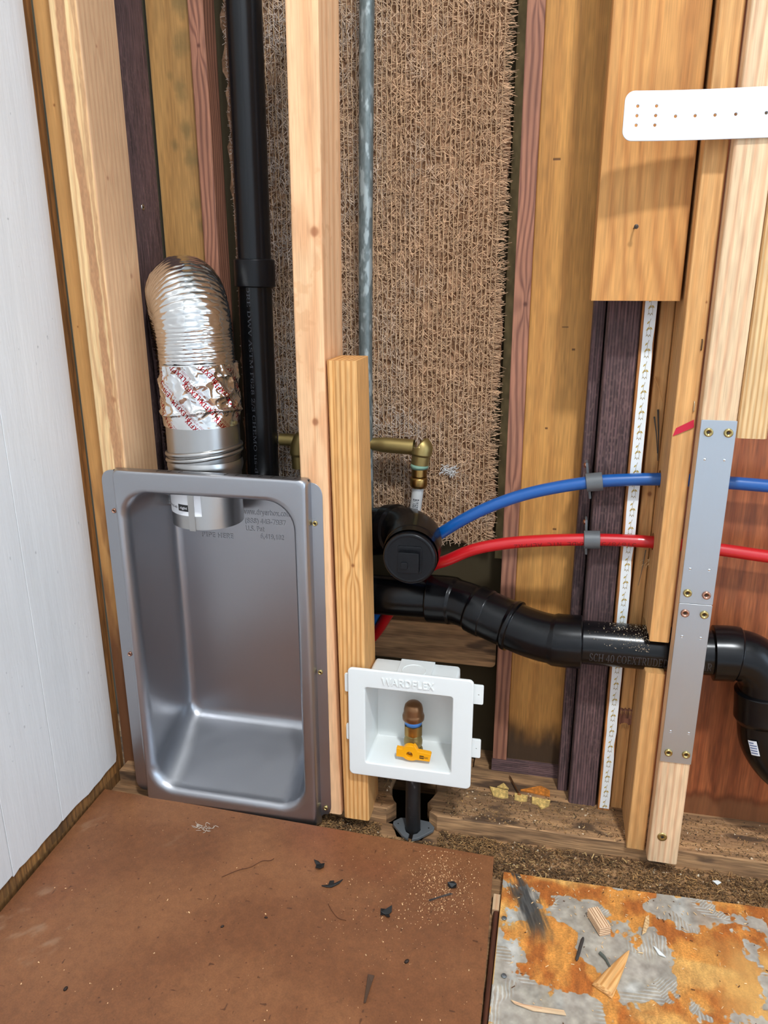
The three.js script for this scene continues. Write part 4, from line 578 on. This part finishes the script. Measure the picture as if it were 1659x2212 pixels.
{
  const grey = (X, Y) => fbm(X * 26, Y * 20, 4, 5);
  const map = tex(1024, 1024, 0.42, 0.42, (X, Y) => { // X from the left edge, Y from the wall
    let c = mix([206, 138, 62], [168, 94, 34], ss(0.35, 0.65, fbm(X * 40, Y * 30, 4, 2))); c = mix(c, [214, 168, 96], ss(0.55, 0.75, fbm(X * 18, Y * 26, 3, 12)) * 0.7);
    const n = vn(X * 800, Y * 800, 3) - 0.5, q = fbm(X * 220, Y * 90, 3, 4) - 0.5; c = c.map((v) => v * (1 + 0.18 * n + 0.3 * q));
    // grey adhesive in torn patches with trowel ridges
    let k = grey(X, Y); const patch = (x, y, rx, ry, w) => { k += w * ss(1.2, 0.5, Math.hypot((X - x) / rx, (Y - y) / ry)); };
    patch(0.02, 0.05, 0.04, 0.05, 0.24); patch(0.015, 0.13, 0.03, 0.06, 0.2); patch(0.13, 0.09, 0.07, 0.05, 0.2); patch(0.15, 0.13, 0.06, 0.04, 0.22); patch(0.23, 0.03, 0.06, 0.018, 0.26); patch(0.05, 0.2, 0.07, 0.04, 0.26); patch(0.17, 0.2, 0.05, 0.02, 0.1); patch(0.26, 0.13, 0.05, 0.05, -0.25); patch(0.06, 0.1, 0.04, 0.025, -0.12); patch(0.09, 0.02, 0.09, 0.015, -0.25);
    patch(0.09, 0.065, 0.03, 0.02, 0.16); patch(0.19, 0.075, 0.02, 0.014, 0.14); const e = k + 0.2 * (fbm(X * 150, Y * 150, 3, 8) - 0.5), a = ss(0.56, 0.6, e);
    const ridge = 0.5 + 0.5 * Math.sin((X + 0.006 * fbm(X * 90, Y * 60, 3, 3)) * (fbm(X * 14, Y * 14, 2, 5) > 0.48 ? 1500 : 90) + (fbm(X * 14, Y * 14, 2, 15) > 0.56 ? Y * 1300 : 0)) * ss(0.45, 0.6, fbm(X * 30, Y * 30, 2, 25)), g = 158 + 28 * ridge * ridge * ridge + 64 * (fbm(X * 120, Y * 120, 3, 7) - 0.5);
    c = mix(c, [g, g * 0.98, g * 0.93], a * (0.8 + 0.2 * ridge));
    // black smear of old tar
    const sx = X - 0.022 - (Y - 0.02) * 0.34, t = ss(0.024 * ss(-0.02, 0.05, Y), 0.006, Math.abs(sx) + 0.022 * (fbm(X * 260 - Y * 90, Y * 45, 3, 9) - 0.4)) * ss(0.135, 0.09, Y + 0.02 * fbm(X * 300, 3, 2, 6)) * ss(0, 0.012, Y);
    const tv = 34 + 50 * fbm(X * 400 - Y * 130, Y * 60, 3, 29); return mix(mix(c, [214, 170, 100], ss(0.23, 0.3, X + 0.06 * (fbm(X * 30, Y * 30, 3, 33) - 0.5)) * ss(0.05, 0.09, Y) * (1 - a) * 0.6), [tv, tv * 0.97, tv * 0.93], t * 0.92); });
  const s = poly([[-0.0245, -0.0545], [0.14, -0.0515], [0.32, -0.0455], [0.75, -0.04], [0.75, -0.9], [-0.03, -0.9]]);
  const g = new THREE.ExtrudeGeometry(s, { depth: 0.018, bevelEnabled: true, bevelThickness: 0.0005, bevelSize: 0.0005, bevelSegments: 1 }); g.rotateX(-Math.PI / 2); g.translate(0, -0.0195, 0);
  tag(mesh('plywood_sheet', boxUV(g, 'z', 0.025, -0.046), new THREE.MeshStandardMaterial({ map, roughness: 0.85, bumpMap: map, bumpScale: 0.0012 })), 'orange plywood floor sheet with grey adhesive patches and a black smear', 'floor sheet');
}
tag(mesh('edge_plank', slab(-0.0335, -0.0265, -0.0195, -0.008, 0.118, 0.9, 0.003, 'z'), woodMat({ base: [96, 52, 30], late: [60, 30, 18], freq: 200, seed: 151, W: 128, H: 512 })), 'dark reddish plank in the gap between the two floor sheets', 'plank');
tag(mesh('wood_offcut', slab(-0.036, -0.0265, -0.0195, -0.009, 0.088, 0.115, 0.001, 'z'), M.pale), 'pinkish wood offcut wedged in the gap between the floor sheets', 'offcut');

// ---------------------------------------------------------------- debris
const flakeGeo = new THREE.TetrahedronGeometry(1);
{
  const dust = plain(0xffffff, 0.9);
  scatter('sawdust', flakeGeo, dust, 1500, (o, R) => { // pale sawdust on the hardboard
    let x, z; if (R() < 0.62) { x = -0.105 + 0.055 * (R() + R() - 1); z = 0.095 + 0.075 * (R() + R() - 1); } else if (R() < 0.6) { x = -0.16 + 0.12 * (R() + R() - 1); z = 0.15 + 0.13 * (R() + R() - 1); } else { x = -0.62 + 0.57 * R(); z = 0.05 + 0.32 * R(); }
    x = cl(x, -0.62, -0.048); z = cl(z, 0.035, 0.5); const s = 0.00035 + 0.0008 * R() ** 3; o.position.set(x, 0.0004, z); o.rotation.set(R() * 6, R() * 6, R() * 6); o.scale.set(s * (1 + 1.5 * R()), s * 0.5, s);
  }, (R) => { const v = 0.85 + 0.3 * R(); return R() < 0.12 ? [80, 46, 26] : [232 * v, 190 * v, 140 * v]; }, 51).userData.label = 'pale sawdust specks on the brown hardboard';
  scatter('wood_debris', new THREE.BoxGeometry(1, 1, 1), dust, 9000, (o, R) => { // matted shavings along the foot of the wall
    const x = -0.33 + 0.72 * R(), f = R(), z = f < 0.8 ? -0.024 + (0.074 - (x < -0.04 ? 0.03 : 0)) * R() : -0.1 + 0.07 * R(); o.position.set(x, f < 0.8 ? -0.019 + 0.006 * R() : 0.0085, z); if (x > -0.215 && x < -0.125 && z < 0.005) o.position.y = -0.2;
    o.rotation.set((R() - 0.5) * 0.7, R() * 6.3, (R() - 0.5) * 0.8); o.scale.set(0.003 + 0.008 * R() * R(), 0.0005, 0.0005 + 0.0008 * R());
  }, (R, o) => { const v = 0.6 + 0.7 * R(), q = fbm(o.position.x * 30, o.position.z * 30, 2, 7); return mix([150 * v, 112 * v, 68 * v], R() < 0.12 ? [214, 178, 120] : [92 * v, 66 * v, 40 * v], cl(q * 1.4 - 0.2)); }, 53).userData.label = 'matted wood shavings along the foot of the wall';
  scatter('grit', flakeGeo, dust, 5200, (o, R) => {
    const x = -0.33 + 0.75 * R(), f = R(), z = f < 0.55 ? -0.026 + 0.07 * R() : -0.11 + 0.08 * R(), s = 0.0006 + 0.0022 * R() ** 3; o.position.set(x, f < 0.55 ? -0.019 + 0.003 * R() : 0.0086, z); if (x > -0.215 && x < -0.125 && z < 0.005) o.position.y = -0.2; o.rotation.set(R() * 6, R() * 6, R() * 6); o.scale.set(s, s * 0.6, s);
  }, (R) => { const v = 0.5 + 0.8 * R(); return R() < 0.1 ? [222, 200, 168] : [126 * v, 94 * v, 60 * v]; }, 57).userData.label = 'brown grit scattered over the sill and floor edge';
  scatter('pipe_sawdust', flakeGeo, dust, 300, (o, R) => { // shavings on the drain under the drilled stud
    const x = 0.062 + 0.085 * (1 - R() * R()), a = 0.25 + 1.5 * R(), s = 0.0003 + 0.0007 * R() ** 2; o.position.set(x, 0.3035 + 0.0305 * Math.sin(a), -0.0615 + 0.0305 * Math.cos(a)); o.rotation.set(R() * 6, R() * 6, R() * 6); o.scale.set(s * 1.8, s * 0.5, s);
  }, (R) => { const v = 0.8 + 0.3 * R(); return [220 * v, 196 * v, 160 * v]; }, 59).userData.label = 'pale sawdust on the black drain pipe';
  for (const n of ['sawdust', 'wood_debris', 'grit', 'pipe_sawdust']) scene.getObjectByName(n).userData.category = 'debris';
  scatter('floor_chips', new THREE.BoxGeometry(1, 1, 1), dust, 260, (o, R) => { const x = -0.02 + 0.38 * R(), z = 0.058 + 0.26 * R() * R() + 0.0; o.position.set(x, 0.0006, z); o.rotation.set(0, R() * 6.3, 0); o.scale.set(0.0012 + 0.004 * R() ** 2, 0.0004, 0.0005 + 0.0006 * R()); }, (R) => { const v = 0.85 + 0.25 * R(); return R() < 0.2 ? [90, 56, 30] : [230 * v, 192 * v, 140 * v]; }, 61).userData = { kind: 'stuff', label: 'pale slivers on the orange plywood floor', category: 'debris' };
}
function flake(name, label, category, pts, x, z, turn, mat, { h = 0.0012, curl = 0.003, y = 0, group } = {}) { // a thin curled scrap lying on the floor
  const g = new THREE.ExtrudeGeometry(poly(pts), { depth: h, steps: 1, bevelEnabled: true, bevelThickness: 0.0003, bevelSize: 0.0004, bevelSegments: 1 }); g.rotateX(-Math.PI / 2);
  const p = g.attributes.position; let mx = 0.001; for (const q of pts) mx = Math.max(mx, Math.hypot(...q)); for (let i = 0; i < p.count; i++) { const r = Math.hypot(p.getX(i), p.getZ(i)) / mx; p.setY(i, p.getY(i) + curl * r * r + 0.0004); }
  g.computeVertexNormals(); const m = tag(mesh(name, boxUV(g, 'x'), mat), label, category, group); m.position.set(x, y, z); m.rotation.y = turn; return m;
}
const mm = (a) => a.map(([x, y]) => [x / 1000, y / 1000]);
flake('tape_scrap', 'torn black scrap nearest the short block on the hardboard', 'scrap', mm([[-9, 4], [-3, 5], [1, 2], [6, 3], [7, -4], [3, -9], [-3, -8], [-4, -1]]), -0.277, 0.099, 0, M.black, { curl: 0.004 });
flake('tape_scrap', 'twisted black scrap with pointed ends in the middle of the hardboard', 'scrap', mm([[-12, -6], [-4, -2], [-3, 5], [2, 6], [3, 1], [14, 7], [10, 2], [1, -5], [-6, -6]]), -0.251, 0.129, 0.1, M.black, { curl: 0.003 });
flake('tape_scrap', 'three-pointed black scrap with a wood splinter, right half of the hardboard', 'scrap', mm([[-8, 2], [-2, 4], [5, 9], [6, 2], [3, -3], [6, -9], [3, -9], [-2, -4], [-6, -8], [-7, -3]]), -0.168, 0.16, 0, M.black, { curl: 0.004 });
flake('tape_scrap', 'small crumpled black scrap in the sawdust near the hardboard corner', 'scrap', mm([[-5, 4], [3, 5], [6, 0], [4, -5], [-1, -2], [-6, -4]]), -0.091, 0.099, 0.4, M.black, { curl: 0.005 });
flake('wood_sliver', 'dark wedge-shaped sliver lying near the bottom of the hardboard', 'sliver', mm([[-3.5, 16], [3.5, 16], [2.5, 8], [2, -20], [0.5, -20], [-2.5, 6]]), -0.166, 0.272, 0, plain(0x4c3524, 0.8));
flake('wood_sliver', 'thin dark splinter near the right edge of the hardboard', 'sliver', mm([[-14, -9], [-12, -9], [12, 9], [15, 8], [11, 7]]), -0.104, 0.122, 0, plain(0x3c3430, 0.8));
{ // specks, seeds and a dead rootlet
  tag(mesh('rootlet', sweep([[-0.402, 0.0008, 0.148], [-0.385, 0.0012, 0.132], [-0.37, 0.0008, 0.122], [-0.358, 0.0012, 0.108], [-0.347, 0.0015, 0.105], [-0.344, 0.001, 0.1]], () => 0.00045, { n: 40, m: 6 }), plain(0x5a3218, 0.8)), 'thin brown rootlet lying on the hardboard below the dryer box', 'rootlet');
  tag(mesh('rootlet', sweep([[-0.246, 0.0008, 0.162], [-0.238, 0.001, 0.172], [-0.226, 0.001, 0.182], [-0.216, 0.0008, 0.183]], () => 0.0004, { n: 20, m: 6 }), plain(0x5a3218, 0.8)), 'short curved brown rootlet in the middle of the hardboard', 'rootlet');
  const seed = lathe([[0, 0.0016], [0.0016, 0.0012], [0.0026, 0], [0, -0.0004]], 10);
  for (const [label, x, z, s] of [['dark round speck near the lower left of the hardboard', -0.508, 0.346, 1], ['dark round speck in the lower right of the hardboard', -0.129, 0.226, 1.1], ['dark speck between the long rootlet and the bottom edge of the hardboard', -0.367, 0.225, 0.8], ['tiny dark speck lower left of the twisted black scrap', -0.318, 0.2, 0.7]]) { const m = tag(mesh('speck', seed, plain(0x2e1d12, 0.7)), label, 'speck'); m.position.set(x, 0.0006, z); m.scale.set(1.3 * s, 1 * s, 0.9 * s); m.rotation.y = x * 40; }
  const lint = []; const R = rng(71); for (let i = 0; i < 26; i++) { const a = R() * 6.3, x = (R() - 0.5) * 0.03, z = (R() - 0.5) * 0.014; lint.push(sweep([[x, 0.0006, z], [x + 0.004 * Math.cos(a), 0.0025 * R() + 0.001, z + 0.003 * Math.sin(a)], [x + 0.009 * Math.cos(a + 0.6), 0.001, z + 0.006 * Math.sin(a + 0.9)]], () => 0.0003, { n: 8, m: 4 })); }
  const l = tag(mesh('lint_tuft', mergeGeometries(lint), plain(0xcdbfae, 0.95)), 'pale lint tuft on the hardboard in front of the dryer box', 'lint'); l.position.set(-0.468, 0, 0.062);
}
{ // chips on the orange plywood
  const cone = new THREE.BufferGeometry(), pos = [], idx = [], n = 14, k = 10, R = rng(12);
  for (let i = 0; i <= k; i++) { const t = i / k, w = 0.0125 * Math.pow(1 - t, 0.8) + 0.0004; for (let j = 0; j <= n; j++) { const a = j / n * Math.PI, rr = i ? 0 : 0.004 * (R() - 0.4); pos.push(w * Math.cos(a), 0.0004 + 0.45 * w * Math.sin(a), t * 0.072 - (i ? 0 : 0.002 + rr)); } }
  for (let i = 0; i < k; i++) for (let j = 0; j < n; j++) { const a = i * (n + 1) + j, b = a + n + 1; idx.push(a, b, a + 1, a + 1, b, b + 1); }
  for (let j = 1; j < n; j++) idx.push(0, j, j + 1);
  cone.setAttribute('position', new THREE.Float32BufferAttribute(pos, 3)); cone.setIndex(idx); cone.computeVertexNormals();
  const c = tag(mesh('wood_chip', boxUV(cone, 'z'), M.short), 'large pointed wood chip lying on the orange plywood', 'wood chip'); c.position.set(0.099, 0, 0.216); c.rotation.y = Math.PI - 0.5;
  const b = tag(mesh('wood_chip', boxUV(lumber(0.015, 0.032, 0.013, 0.002).rotateX(-Math.PI / 2).translate(-0.0075, 0.0134, 0.016), 'z'), woodMat({ base: [240, 204, 164], late: [150, 96, 64], freq: 330, warp: 0.001, seed: 171, W: 128, H: 128, sx: 0.05, sy: 0.05, contrast: 0.9, sharp: 3 })), 'small striped wood block offcut on the orange plywood', 'wood chip'); b.position.set(0.0985, 0, 0.122); b.rotation.y = 0.45;
  tag(mesh('twig', sweep([[0.079, 0.0022, 0.147], [0.0745, 0.0022, 0.165], [0.07, 0.002, 0.183]], stepped([[0, 0.1, 0.001, 0.0022], [0.1, 0.92, 0.002], [0.92, 1, 0.0022, 0.001]]), { n: 16, m: 8, cap0: true, cap1: true }), plain(0x3a332e, 0.7)), 'short dark stick pointing at the camera on the orange plywood', 'twig');
  tag(mesh('twig', sweep([[0.098, 0.0015, 0.165], [0.104, 0.0016, 0.172], [0.11, 0.0016, 0.184], [0.116, 0.0015, 0.187]], stepped([[0, 0.3, 0.002], [0.3, 1, 0.0017, 0.0008]]), { n: 16, m: 7, cap0: true, cap1: true }), plain(0x55584f, 0.8)), 'grey-green twig beside the large pointed chip', 'twig');
  flake('wood_splinter', 'long pinkish splinter on the orange plywood near the floor gap', 'splinter', mm([[-34, 5], [-20, 2], [24, 2], [26, -3], [-10, -3], [-30, 2]]), 0.031, 0.256, 0.05, M.pale, { curl: 0.001 });
  flake('wood_splinter', 'thin pale splinter behind the large pointed chip', 'splinter', mm([[-1.5, 14], [1.5, 17], [3, 6], [0.5, -10], [-3, -16], [-3, -4]]), 0.157, 0.112, -0.2, M.pale2, { curl: 0.002 });
  flake('paper_scrap', 'little white pointed scrap right of the pointed chip', 'scrap', mm([[-5, 7], [-1, 5], [7, -6], [0, -3]]), 0.168, 0.149, 0, M.white, { curl: 0.001 });
  flake('paper_scrap', 'tiny white crumb on the debris below the cabinet panel', 'scrap', mm([[-4, 2], [3, 4], [6, 1], [1, -3]]), 0.262, 0.0, 0, M.white, { curl: 0.001, y: -0.014 });
  for (const [l, x, z] of [['upper galvanized nail head in the left edge of the orange plywood', -0.019, 0.136], ['lower galvanized nail head in the left edge of the orange plywood', -0.0135, 0.221]]) { const m = tag(mesh('flooring_nail', lathe([[0, 0.0012], [0.0028, 0.001], [0.0034, 0.0002], [0, -0.0005]], 14), plain(0x8f979c, 0.45, 0.9)), l, 'nail', 'nails in the orange plywood'); m.position.set(x, 0.0003, z); }
}
{ // behind the sill: loose nail and crumbling yellow plaster
  const t = thing('nail', 'rusty nail lying on the plaster bits under the golden plywood', 'nail', [-0.012, 0.0125, -0.1]);
  mesh('shank', sweep([[0, 0, 0], [-0.009, 0.001, -0.02], [-0.0185, 0.0005, -0.044]], (q) => 0.0013 * (q > 0.85 ? (1.02 - q) / 0.17 : 1), { n: 20, m: 8 }), plain(0x7a5436, 0.5, 0.7), t);
  const h = mesh('head', lathe([[0, 0.001], [0.0028, 0.0008], [0.003, 0], [0, -0.0006]], 14), plain(0xa07048, 0.45, 0.7), t); h.rotation.x = Math.PI / 2; h.position.z = 0.001;
  const ym = plain(0xb8954c, 0.9); ym.map = tex(128, 128, 0.05, 0.05, (X, Y) => { const v = 0.7 + 0.6 * fbm(X * 300, Y * 300, 3, 4); return [214 * v, 178 * v, 104 * v]; }); ym.color.set(0xffffff);
  const om = ym.clone(); om.color.set(0xf2b070);
  for (const [l, x, z, pts, m] of [
    ['leftmost yellow plaster bit behind the sill', -0.042, -0.1, [[-15, 8], [10, 6], [12, -7], [4, -10], [-8, -8]], ym], ['small yellow plaster bit under the rusty nail', -0.01, -0.094, [[-8, 7], [9, 6], [9, -4], [2, -6], [-7, -5]], ym],
    ['yellow plaster bit next to the dark stud', 0.02, -0.089, [[-11, 8], [13, 7], [12, -3], [3, -12], [-3, -4], [-10, -3]], ym], ['orange plaster bit highest behind the rusty nail', 0.018, -0.118, [[-24, -6], [-8, 4], [2, 10], [14, 3], [15, -8]], om], ['narrow yellow plaster bit left of the rusty nail shank', -0.037, -0.118, [[-8, -5], [-1, 5], [7, -5]], ym]])
    flake('plaster_bit', l, 'plaster', mm(pts.map(([a, b]) => [a * 1.15, b * 1.15])), x, z, -0.06, m, { curl: 0.0005, h: 0.0025, y: 0.0082, group: 'plaster bits behind the sill' });
}
{ // torn wood and splinters beside the drilled stud
  const R = rng(33), t = thing('torn_patch', 'torn reddish patch with frayed fibres on the old tan stud below the drain', 'torn wood', [0.1345, 0.166, -0.1042]);
  const up = [], dn = []; for (let i = 0; i <= 10; i++) { up.unshift([-0.0085 + i * 0.0017, 0.012 + 0.005 * R()]); dn.push([-0.0085 + i * 0.0017, -0.011 + 0.004 * R()]); }
  mesh('patch', boxUV(new THREE.ExtrudeGeometry(poly([...dn, ...up]), { depth: 0.0012, bevelEnabled: true, bevelThickness: 0.0006, bevelSize: 0.0006, bevelSegments: 1 }), 'y', 0.05), M.redwood, t);
  const fr = []; for (let i = 0; i < 34; i++) { const x = -0.0085 + 0.017 * R(), y = R() < 0.6 ? 0.013 : -0.011; fr.push(sweep([[x, y, 0.001], [x + 0.001 * (R() - 0.5), y - 0.003, 0.003], [x + 0.003 * (R() - 0.5), y - 0.007 * R() - 0.002, 0.004 + 0.003 * R()]], (k) => 0.0005 * (1.1 - k), { n: 6, m: 4 })); }
  mesh('frayed_fibres', mergeGeometries(fr), plain(0xc89a62, 0.9), t).userData.kind = 'stuff';
  for (const [l, a, b, r, c] of [['left of two dark slivers beside the drilled stud', [0.1305, 0.613, -0.098], [0.1385, 0.566, -0.094], 0.0011, 0x4a443e], ['right of two dark slivers beside the drilled stud', [0.1345, 0.622, -0.1], [0.14, 0.556, -0.094], 0.0013, 0x3d3833], ['tan splinter standing off the old tan stud', [0.126, 0.664, -0.101], [0.1375, 0.634, -0.09], 0.0009, 0xc08a52], ['thin wire-like splinter under the red water line', [0.1375, 0.43, -0.1], [0.131, 0.382, -0.088], 0.0007, 0x6a6258]])
    tag(mesh('splinter', sweep([a, a.map((v, i) => (v + b[i]) / 2 + 0.0006), b], (q) => r * (1.05 - 0.6 * q), { n: 10, m: 6, cap0: true, cap1: true }), plain(c, 0.8)), l, 'splinter');
  const sh = []; for (let i = 0; i < 16; i++) { const a = R() * 6.3, x = (R() - 0.5) * 0.012, y = (R() - 0.5) * 0.01; sh.push(sweep([[x, y, 0], [x + 0.003 * Math.cos(a), y + 0.003 * Math.sin(a), 0.004], [x + 0.007 * Math.cos(a + 0.5), y + 0.006 * Math.sin(a + 0.7), 0.003]], (q) => 0.0009 * (1.1 - q), { n: 8, m: 5 })); }
  const s = tag(mesh('shaving_tuft', mergeGeometries(sh), plain(0xd8b07c, 0.85)), 'tuft of curled shavings by the drilled hole of the red line', 'shavings'); s.position.set(0.141, 0.415, -0.098);
  const bl = []; for (let i = 0; i < 60; i++) { const a = R() * 6.3, x = (R() - 0.5) * 0.02, y = (R() - 0.5) * 0.014; bl.push(sweep([[x, y, 0], [x + 0.003 * Math.cos(a), y + 0.003 * Math.sin(a), 0.004 * R()], [x + 0.006 * Math.cos(a + 0.5), y + 0.005 * Math.sin(a + 0.7), 0.003]], () => 0.0005, { n: 6, m: 4 })); }
  const w = tag(mesh('lint_tuft', mergeGeometries(bl), plain(0xd9d6d2, 0.95)), 'white lint tuft caught on the matting right of the grey riser', 'lint'); w.position.set(-0.146, 0.503, -0.194);
  for (const [l, x, y] of [['upper rusty staple in the edge of the drilled stud', 0.164, 0.711], ['lower bright staple in the edge of the drilled stud', 0.1635, 0.64]]) { const q = tag(mesh('staple', sweep([[0, -0.006, -0.001], [0, -0.0055, 0.0015], [0, 0.0055, 0.0015], [0, 0.006, -0.001]], () => 0.0007, { n: 16, m: 6 }), plain(l[0] === 'u' ? 0x5a4632 : 0xc9b896, 0.5, 0.6)), l, 'staple'); q.position.set(x, y, -0.0198); }
}
{ // loose screw in the dark stud of the left bay
  const t = thing('stud_screw', 'bright screw in the side of the dark stud in the left bay', 'screw', [-0.5882, 0.882, -0.14]); const m = mesh('head', lathe([[0, 0.0006], [0.002, 0.0012], [0.0042, 0.0006], [0.0042, -0.002]], 16), M.galv, t); m.rotation.z = -Math.PI / 2;
  const d = mesh('drive', star, M.black, t); d.rotation.y = Math.PI / 2; d.position.x = 0.0008;
}
renderer.render(scene, camera);
